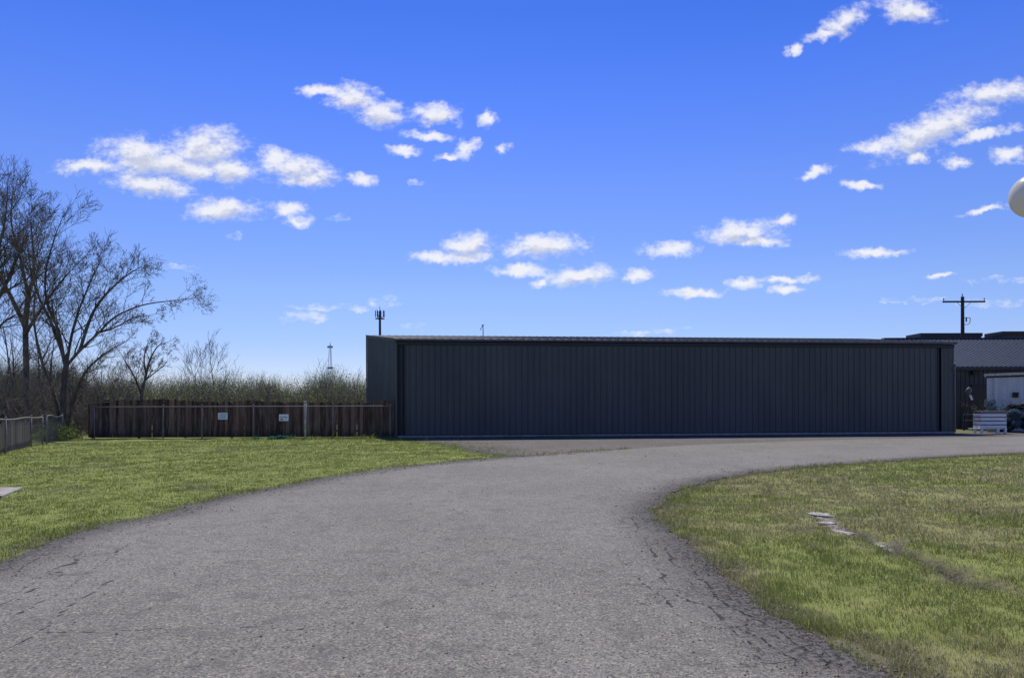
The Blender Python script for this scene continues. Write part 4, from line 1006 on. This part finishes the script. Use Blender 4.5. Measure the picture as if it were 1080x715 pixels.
# ------------------------------------------------------------------ bare trees
class Grow:
    def __init__(s, seed): s.q = random.Random(seed); s.p0 = []; s.p1 = []; s.r0 = []; s.r1 = []; s.tips = []
    def seg(s, a, b, ra, rb): s.p0.append(tuple(a)); s.p1.append(tuple(b)); s.r0.append(ra); s.r1.append(rb)
    def rnd(s, k=1.0): return Vector((s.q.gauss(0, k), s.q.gauss(0, k), s.q.gauss(0, k)))
    def branch(s, pos, d, length, r, depth, up=0.12, wob=0.13, nchild=5, minr=0.0045, spread=0.75, taper=0.30):
        n = max(3, int(length / (0.35 if depth > 1 else 0.22))); st = length / n; pos = Vector(pos); d = Vector(d).normalized(); rr = r
        rend = max(minr * 0.7, r * taper)
        ch = sorted(s.q.uniform(0.22, 0.98) for _ in range(nchild)) if depth > 0 else []
        ci = 0
        for i in range(n):
            d = (d + s.rnd(wob) + Vector((0, 0, up * 0.25))).normalized(); np_ = pos + d * st
            r2 = r + (rend - r) * (i + 1) / n; s.seg(pos, np_ + d * rr * 0.3, rr, r2)
            while ci < len(ch) and ch[ci] <= (i + 1) / n:
                f = ch[ci]; side = d.cross(s.rnd(1)).normalized(); cd_ = (d * (1 - spread * 0.45) + side * spread * s.q.uniform(0.6, 1.1) + Vector((0, 0, up))).normalized()
                cl = length * s.q.uniform(0.42, 0.72) * (1.15 - 0.55 * f)
                s.branch(np_, cd_, cl, max(minr, r2 * s.q.uniform(0.45, 0.7)), depth - 1, up, wob * 1.08, max(2, int(nchild * s.q.uniform(0.6, 1.0))), minr, spread, taper); ci += 1
            pos = np_; rr = r2
        s.tips.append(tuple(pos))
    def limb(s, pts, r0_, r1_, depth, kids, klen, up=0.12, spread=0.75, nchild=6, minr=0.0045):
        P = smooth3(pts, 6); n = len(P)
        for i in range(n - 1):
            f = i / (n - 1); f2_ = (i + 1) / (n - 1); a = r0_ + (r1_ - r0_) * f; b = r0_ + (r1_ - r0_) * f2_
            jog = s.rnd(0.02)
            s.seg(P[i], P[i + 1] + (P[i + 1] - P[i]) * 0.12, a, b)
        for k in range(int(kids * 1.4)):
            f = s.q.uniform(0.12, 1.0); i = min(n - 2, int(f * (n - 1))); d = (P[i + 1] - P[i]).normalized(); side = d.cross(s.rnd(1)).normalized()
            cd_ = (d * 0.65 + side * spread * s.q.uniform(0.6, 1.1) + Vector((0, 0, up * 1.3))).normalized(); ra = r0_ + (r1_ - r0_) * f
            s.branch(P[i], cd_, klen * s.q.uniform(0.55, 1.1) * (1.15 - 0.5 * f), max(minr, ra * s.q.uniform(0.35, 0.6)), depth, up, 0.13, nchild, minr, spread)
        s.branch(P[-1], P[-1] - P[-2], klen * 0.6, r1_, max(0, depth - 1), up, 0.12, nchild, minr, spread)
    def build(s, root, bark, split=0.022, buds=0.0, budsize=0.03, budmat=None):
        p0 = np.array(s.p0); p1 = np.array(s.p1); r0 = np.array(s.r0); r1 = np.array(s.r1); big = r0 > split
        if big.any(): link('trunk', tubes_mesh('trunk', p0[big], p1[big], r0[big], r1[big], 8), bark, root, True)
        sm = ~big; me = tubes_mesh('crown', p0[sm], p1[sm], r0[sm], r1[sm], 3)
        cr_ = link('crown', me, bark, root)
        if buds:
            q = np.random.default_rng(s.q.randrange(10 ** 6)); k = np.nonzero((r0 < 0.014) & (q.random(len(r0)) < buds))[0]
            c = p0[k] + (p1[k] - p0[k]) * q.random((len(k), 1)) + q.normal(0, 0.03, (len(k), 3))
            lf = link('foliage', leafmesh('foliage', c, budsize, q), budmat or M['bud'], root)
        return root
def leafmesh(name, c, size, q):
    n = len(c); a = q.normal(0, 1, (n, 3)); a /= np.linalg.norm(a, axis=1, keepdims=True); b = np.cross(a, q.normal(0, 1, (n, 3))); b /= np.linalg.norm(b, axis=1, keepdims=True)
    s = size * (0.6 + 0.8 * q.random((n, 1))); V = np.stack([c - a * s, c + b * s * 0.55, c + a * s, c - b * s * 0.55], 1).reshape(-1, 3)
    return npmesh(name, V, np.arange(4 * n).reshape(-1, 4))
def smooth3(pts, sub):
    P = [Vector(p) for p in pts]; out_ = []
    for i in range(len(P) - 1):
        p0, p1, p2, p3 = P[max(i - 1, 0)], P[i], P[i + 1], P[min(i + 2, len(P) - 1)]
        for k in range(sub):
            t_ = k / sub; out_.append(0.5 * ((2 * p1) + (-p0 + p2) * t_ + (2 * p0 - 5 * p1 + 4 * p2 - p3) * t_ ** 2 + (-p0 + 3 * p1 - 3 * p2 + p3) * t_ ** 3))
    out_.append(P[-1]); return out_
def pix(seq, Y0, root, spreadY=0.0, q=random):   # picture polyline to a limb in space, wandering in depth
    y = Y0; out_ = []; dy = q.uniform(-1, 1) * spreadY
    for (px, py) in seq:
        v = at(px, py, y); out_.append(Vector((v.x - root.x, v.y - root.y, max(v.z, -0.15) - root.z))); y += dy
    return out_
def guided(px, py, Y, limbs, seed, label, cat='tree', group=None, bark=None, buds=0.25, minr=0.0075, name='bare_tree', split=0.03, budsize=0.03):
    rt_ = at(px, py, Y); rt_.z = 0; q = random.Random(seed); root = empty(name, rt_, label, cat, group); G = Grow(seed)
    for L in limbs:
        G.limb(pix(L['p'], Y, rt_, L.get('sy', 0.35), q), L['r'][0], L['r'][1], L.get('d', 2), L.get('k', 8), L.get('l', 2.0), L.get('up', 0.12), L.get('s', 0.75), L.get('n', 7), minr)
    return G.build(root, bark or M['bark'], split, buds, budsize)
TG = 'bare trees behind the left fences'
guided(68, 462, 37.0, [
    dict(p=[(68, 464), (67, 430), (68, 402), (70, 384)], r=(0.17, 0.14), d=1, k=1, l=1.0, sy=0),
    dict(p=[(70, 386), (84, 370), (104, 351), (122, 334), (150, 322), (182, 317), (203, 315)], r=(0.085, 0.014), k=17, l=1.9, sy=-0.3),
    dict(p=[(70, 386), (76, 352), (84, 325), (97, 294), (107, 274)], r=(0.085, 0.015), k=14, l=2.4, sy=0.3, up=0.2),
    dict(p=[(69, 388), (62, 350), (50, 320), (48, 288), (58, 250), (67, 228)], r=(0.09, 0.015), k=17, l=2.6, sy=-0.4, up=0.2),
    dict(p=[(66, 462), (58, 420), (44, 380), (36, 340), (38, 300)], r=(0.11, 0.03), k=14, l=2.2, sy=0.2, up=0.2),
    dict(p=[(70, 460), (78, 420), (92, 390), (112, 372), (130, 362)], r=(0.09, 0.02), k=13, l=1.6, sy=0.2, up=0.2),
    dict(p=[(84, 370), (98, 330), (116, 306), (136, 289), (150, 281)], r=(0.09, 0.015), k=13, l=1.8, sy=0.3, up=0.12),
    dict(p=[(104, 351), (122, 345), (140, 336), (158, 333)], r=(0.05, 0.012), k=9, l=1.1, sy=0.2),
    dict(p=[(70, 384), (56, 345), (36, 300), (28, 250)], r=(0.11, 0.015), k=13, l=2.2, sy=0.5, up=0.2)],
    11, 'big bare spreading tree whose longest limb reaches right over the board fence', group=TG, buds=0.22)
guided(28, 464, 39.0, [
    dict(p=[(28, 466), (28, 400), (27, 345), (30, 312)], r=(0.17, 0.13), d=1, k=4, l=1.5, sy=0),
    dict(p=[(30, 314), (22, 275), (12, 235), (14, 200)], r=(0.09, 0.015), k=18, l=2.6, sy=-0.3, up=0.2),
    dict(p=[(30, 314), (36, 285), (34, 252), (31, 224)], r=(0.09, 0.015), k=16, l=2.4, sy=0.3, up=0.2),
    dict(p=[(27, 345), (10, 310), (-12, 270), (-20, 230)], r=(0.15, 0.02), k=14, l=2.4, sy=0.3, up=0.2),
    dict(p=[(28, 350), (44, 325), (62, 300), (80, 280)], r=(0.10, 0.015), k=14, l=2.2, sy=0.4, up=0.15)],
    12, 'tall straight-trunked bare tree near the left edge of the picture', group=TG, buds=0.18)
guided(-16, 470, 33.0, [
    dict(p=[(-16, 474), (-16, 400), (-12, 330)], r=(0.19, 0.15), d=1, k=2, l=1.4, sy=0),
    dict(p=[(-12, 332), (-6, 280), (4, 240), (8, 207)], r=(0.12, 0.016), k=18, l=2.2, sy=0.2, up=0.22),
    dict(p=[(-12, 332), (6, 300), (20, 268), (33, 240)], r=(0.11, 0.014), k=14, l=2.0, sy=0.3, up=0.18),
    dict(p=[(-14, 360), (4, 340), (20, 330)], r=(0.08, 0.014), k=10, l=1.8, sy=0.3)],
    13, 'bare tree mostly cut off by the left edge, its branches highest of all', group=TG, buds=0.15)
def freetree(px, Y, toppx, seed, label, stems=1, r=0.09, name='bare_tree', cat='tree', group=None, bark=None, buds=0.2, spread=0.7, up=0.16, nchild=6, depth=3, lean=0.12, minr=0.006, budsize=0.03, budmat=None, kids_mul=1.0, split=0.028):
    rt_ = at(px, 428, Y); rt_.z = 0; H = at(px, toppx, Y).z; root = empty(name, rt_, label, cat, group); G = Grow(seed); q = random.Random(seed)
    for k in range(stems):
        a = q.uniform(0, 6.28); b0 = Vector((math.cos(a) * 0.12 * (stems > 1), math.sin(a) * 0.12 * (stems > 1), -0.1)); ln = lean * (1 + stems * 0.25)
        d = Vector((math.cos(a) * ln, math.sin(a) * ln, 1)); hh = H * (1 if k == 0 else q.uniform(0.6, 0.95))
        G.branch(b0, d, hh * 0.80, r * q.uniform(0.75, 1), depth, up, 0.05, nchild, minr, spread, 0.18)
    z = np.array(G.p1)[:, 2].max(); sc2 = H / z
    for lst in (G.p0, G.p1):
        for i, p_ in enumerate(lst): lst[i] = (p_[0], p_[1], p_[2] * sc2)
    return G.build(root, bark or M['bark'], split, buds, budsize, budmat)
guided(149, 462, 43.0, [
    dict(p=[(148, 464), (149, 430), (150, 412)], r=(0.12, 0.10), d=1, k=1, l=0.6, sy=0),
    dict(p=[(150, 413), (154, 396), (158, 380), (166, 366), (176, 361)], r=(0.09, 0.016), k=8, l=1.1, sy=0.1),
    dict(p=[(154, 396), (152, 380), (154, 368), (157, 359)], r=(0.06, 0.014), k=7, l=1.0, sy=0.2),
    dict(p=[(149, 416), (143, 400), (135, 386), (128, 374)], r=(0.07, 0.014), k=8, l=1.1, sy=-0.2),
    dict(p=[(152, 402), (162, 394), (172, 386), (177, 380)], r=(0.05, 0.012), k=6, l=0.8, sy=0.1)],
    14, 'leaning dark bare tree with a forked top above the left half of the board fence', group=TG, buds=0.08)
small = [(120, 47, 366, 'thin bare tree between the big tree and the forked one', 2, 0.06), (133, 50, 372, 'slender bare sapling just left of the forked tree', 2, 0.05),
         (96, 43, 360, 'bare sapling close right of the big tree trunk', 2, 0.06), (105, 52, 350, 'tall thin sapling behind the big tree right limb', 1, 0.06), (80, 45, 335, 'bare tree tangled behind the big tree trunk', 2, 0.09),
         (50, 44, 300, 'upright bare tree between the two thick trunks', 2, 0.11), (10, 46, 280, 'bare tree behind the left edge fence', 2, 0.11), (-5, 41, 300, 'bare tree at the picture left edge, lower than its neighbours', 2, 0.10), (40, 52, 330, 'farther bare tree behind the upright one', 3, 0.08)]
for i, (px, Y, tp, lb, stn, r) in enumerate(small): freetree(px, Y, tp, 100 + i, lb, stn, r, group=TG, depth=3, nchild=6, buds=0.16)
freetree(213, 70, 352, 221, 'left one of two pale bare trees rising alone above the far brush', 1, 0.10, bark=M['bark_pale'], nchild=8, spread=0.62, up=0.26, buds=0, lean=0.03, minr=0.011, depth=3)
freetree(229, 70, 345, 203, 'right, taller one of two pale bare trees rising alone above the far brush', 1, 0.11, bark=M['bark_pale'], nchild=8, spread=0.62, up=0.26, buds=0, lean=0.03, minr=0.011, depth=3)
for (px, tp, sd, lb) in ((283, 389, 205, 'short dead stub tree above the brush left of the tower'), (342, 377, 207, 'small bare treetop just left of the far lattice mast'), (384, 384, 209, 'small pale bare tree against the hangar left wall')):
    freetree(px, 62, tp, sd, lb, 2, 0.06, nchild=5, spread=0.5, up=0.3, buds=0.05, minr=0.010, depth=2)
# undergrowth individually rooted behind the left fence
for i, (px, Y, tp, lb) in enumerate((
        (-20, 34, 392, 'bare twiggy shrub half cut off by the left picture edge, behind the low fence'),
        (2, 35.5, 385, 'bare twiggy shrub right behind the leftmost stretch of the low chain link fence'),
        (18, 37, 372, 'bare twiggy shrub left of the tall straight trunk'),
        (38, 36.5, 380, 'bare twiggy shrub right of the tall straight trunk, behind the low fence end'),
        (56, 38.5, 385, 'bare twiggy shrub left of the big spreading tree trunk'),
        (76, 37.5, 392, 'bare twiggy shrub right of the big spreading tree trunk'),
        (90, 38.5, 396, 'bare twiggy shrub at the left end of the dark board fence'),
        (8, 41, 350, 'tall bare twiggy shrub near the left edge, rising above the lower shrubs'),
        (45, 42, 352, 'tall bare twiggy shrub between the two thick trunks'),
        (66, 43, 372, 'bare twiggy shrub directly behind the big spreading tree trunk'),
        (100, 42, 385, 'bare twiggy shrub rising behind the left end of the board fence'),
        (122, 42, 398, 'lowest bare twiggy shrub, just topping the board fence left of the forked tree'))):
    freetree(px, Y, tp, 301 + i, lb, 5, 0.035, 'bare_shrub', 'shrub', 'shrubs of the thicket behind the left fences', M['bark_thicket'], 0.10, 0.8, 0.1, 6, 2, 0.35, 0.006, split=0.02)

# far brush: a mass of stems, twigs and olive spring leaves
def brush(name, n_sh, xr, yr, hfun, seed, stem_r=0.014, leaves=26, leafsize=0.09, lm=None, segs=26, bark=None):
    q = np.random.default_rng(seed); Y = q.uniform(*yr, n_sh); px = q.uniform(*xr, n_sh); X = (px - 540) / F * Y
    H = hfun(px, Y) * (0.50 + 0.56 * q.random(n_sh)); p0, p1, r0 = [], [], []; lc = []
    for i in range(n_sh):
        hgt = H[i]; ns = segs; t0 = q.random(ns) ** 0.8; a = q.uniform(0, 6.28, ns); rad = 0.15 + 0.38 * t0 * hgt * 0.5
        bx = X[i] + np.cos(a) * rad * q.random(ns); by = Y[i] + np.sin(a) * rad * q.random(ns); bz = t0 * hgt * 0.75 * (q.random(ns) > 0.25)
        ln = hgt * 0.30 * (0.5 + q.random(ns)); dx = np.cos(a) * 0.35 + q.normal(0, 0.2, ns); dy = np.sin(a) * 0.35 + q.normal(0, 0.2, ns)
        A = np.stack([bx, by, bz], 1); Bq = A + np.stack([dx, dy, np.ones(ns)], 1) * ln[:, None]
        p0.append(A); p1.append(Bq); r0.append(stem_r * (1.6 - t0))
        k = q.integers(0, ns, leaves); lc.append(Bq[k] * 0.6 + A[k] * 0.4 + q.normal(0, 0.28, (leaves, 3)))
    p0 = np.concatenate(p0); p1 = np.concatenate(p1); r0 = np.concatenate(r0)
    V1 = tubes_mesh('tmp', p0, p1, r0, r0 * 0.4, 3)
    o = tag(link(name, V1, bark or M['bark_brush']), kind='stuff')
    c = np.concatenate(lc); c[:, 2] = np.maximum(c[:, 2], 0.1)
    l_ = link('foliage', leafmesh('foliage', c, leafsize, q), lm or M['brush_leaf'], o); l_['kind'] = 'stuff'
    return o
def htop(px, Y):
    tp = np.interp(px, [-100, 60, 110, 150, 200, 250, 280, 300, 330, 350, 372, 400, 440], [380, 388, 398, 402, 399, 400, 404, 400, 398, 395, 400, 404, 404])
    tp = tp - 15 * (fbm(px * 0.05, Y * 0.05, 1.0, 90) - 0.45) * 2
    return CAM_H + (HY - tp) / F * Y
brush('far_brush', 2600, (-160, 425), (62, 90), htop, 77, 0.015, 95, 0.060)
brush('near_brush', 800, (-90, 140), (40, 60), lambda px, Y: CAM_H + (HY - np.interp(px, [-90, 60, 100, 140], [372, 378, 400, 409])) / F * Y, 78, 0.011, 12, 0.055, None, 26, M['bark_thicket'])
brush('weeds', 150, (43, 74), (32.6, 35), lambda px, Y: 0.15 + 0.38 * np.random.default_rng(4).random(len(px)), 79, 0.004, 26, 0.05, m_leaf('weed_leaves', (0.14, 0.18, 0.04), (0.26, 0.30, 0.09)), 14)

# shrubs in front of the pale shed
def shrub(px, Y, w_, h_, seed, mt, lb, nleaf=5200, ls=0.05):
    rt_ = at(px, 428, Y); rt_.z = 0; root = empty('shrub', rt_, lb, 'shrub'); q = np.random.default_rng(seed); G = Grow(seed)
    for k in range(9):
        a = q.uniform(0, 6.28); G.branch((0, 0, 0), (math.cos(a) * 0.8, math.sin(a) * 0.6, 0.9), h_ * 0.8, 0.02, 2, 0.1, 0.1, 4)
    p0 = np.array(G.p0); p1 = np.array(G.p1); link('stem', tubes_mesh('stem', p0, p1, np.array(G.r0), np.array(G.r1), 4), M['bark_brush'], root)
    cc = []; 
    for k in range(26):
        a = q.uniform(0, 6.28); rr = q.random() ** 0.5; z = q.random() ** 0.8
        c = np.array([math.cos(a) * rr * w_ * 0.42 * (1 - 0.35 * z), math.sin(a) * rr * 0.7, 0.15 + z * h_ * 0.82]); n_ = nleaf // 26
        v = q.normal(0, 1, (n_, 3)); v /= np.linalg.norm(v, axis=1, keepdims=True); cc.append(c + v * (q.random((n_, 1)) ** 0.4) * np.array([0.34, 0.3, 0.22]) * q.uniform(0.6, 1.25))
    c = np.concatenate(cc); c[:, 2] = np.maximum(c[:, 2], 0.04); link('foliage', leafmesh('foliage', c, ls, q), mt, root)
shrub(1053, 39.8, 1.9, 2.1, 401, M['juniper'], 'blue-green shrub directly behind the slatted crate')
shrub(1064, 39.2, 1.6, 1.25, 402, M['juniper'], 'lower blue-green shrub right of the slatted crate')
shrub(1081, 38.8, 2.4, 1.6, 403, M['dark_leaf'], 'dark shrub at the right edge in front of the pale shed', 7000)
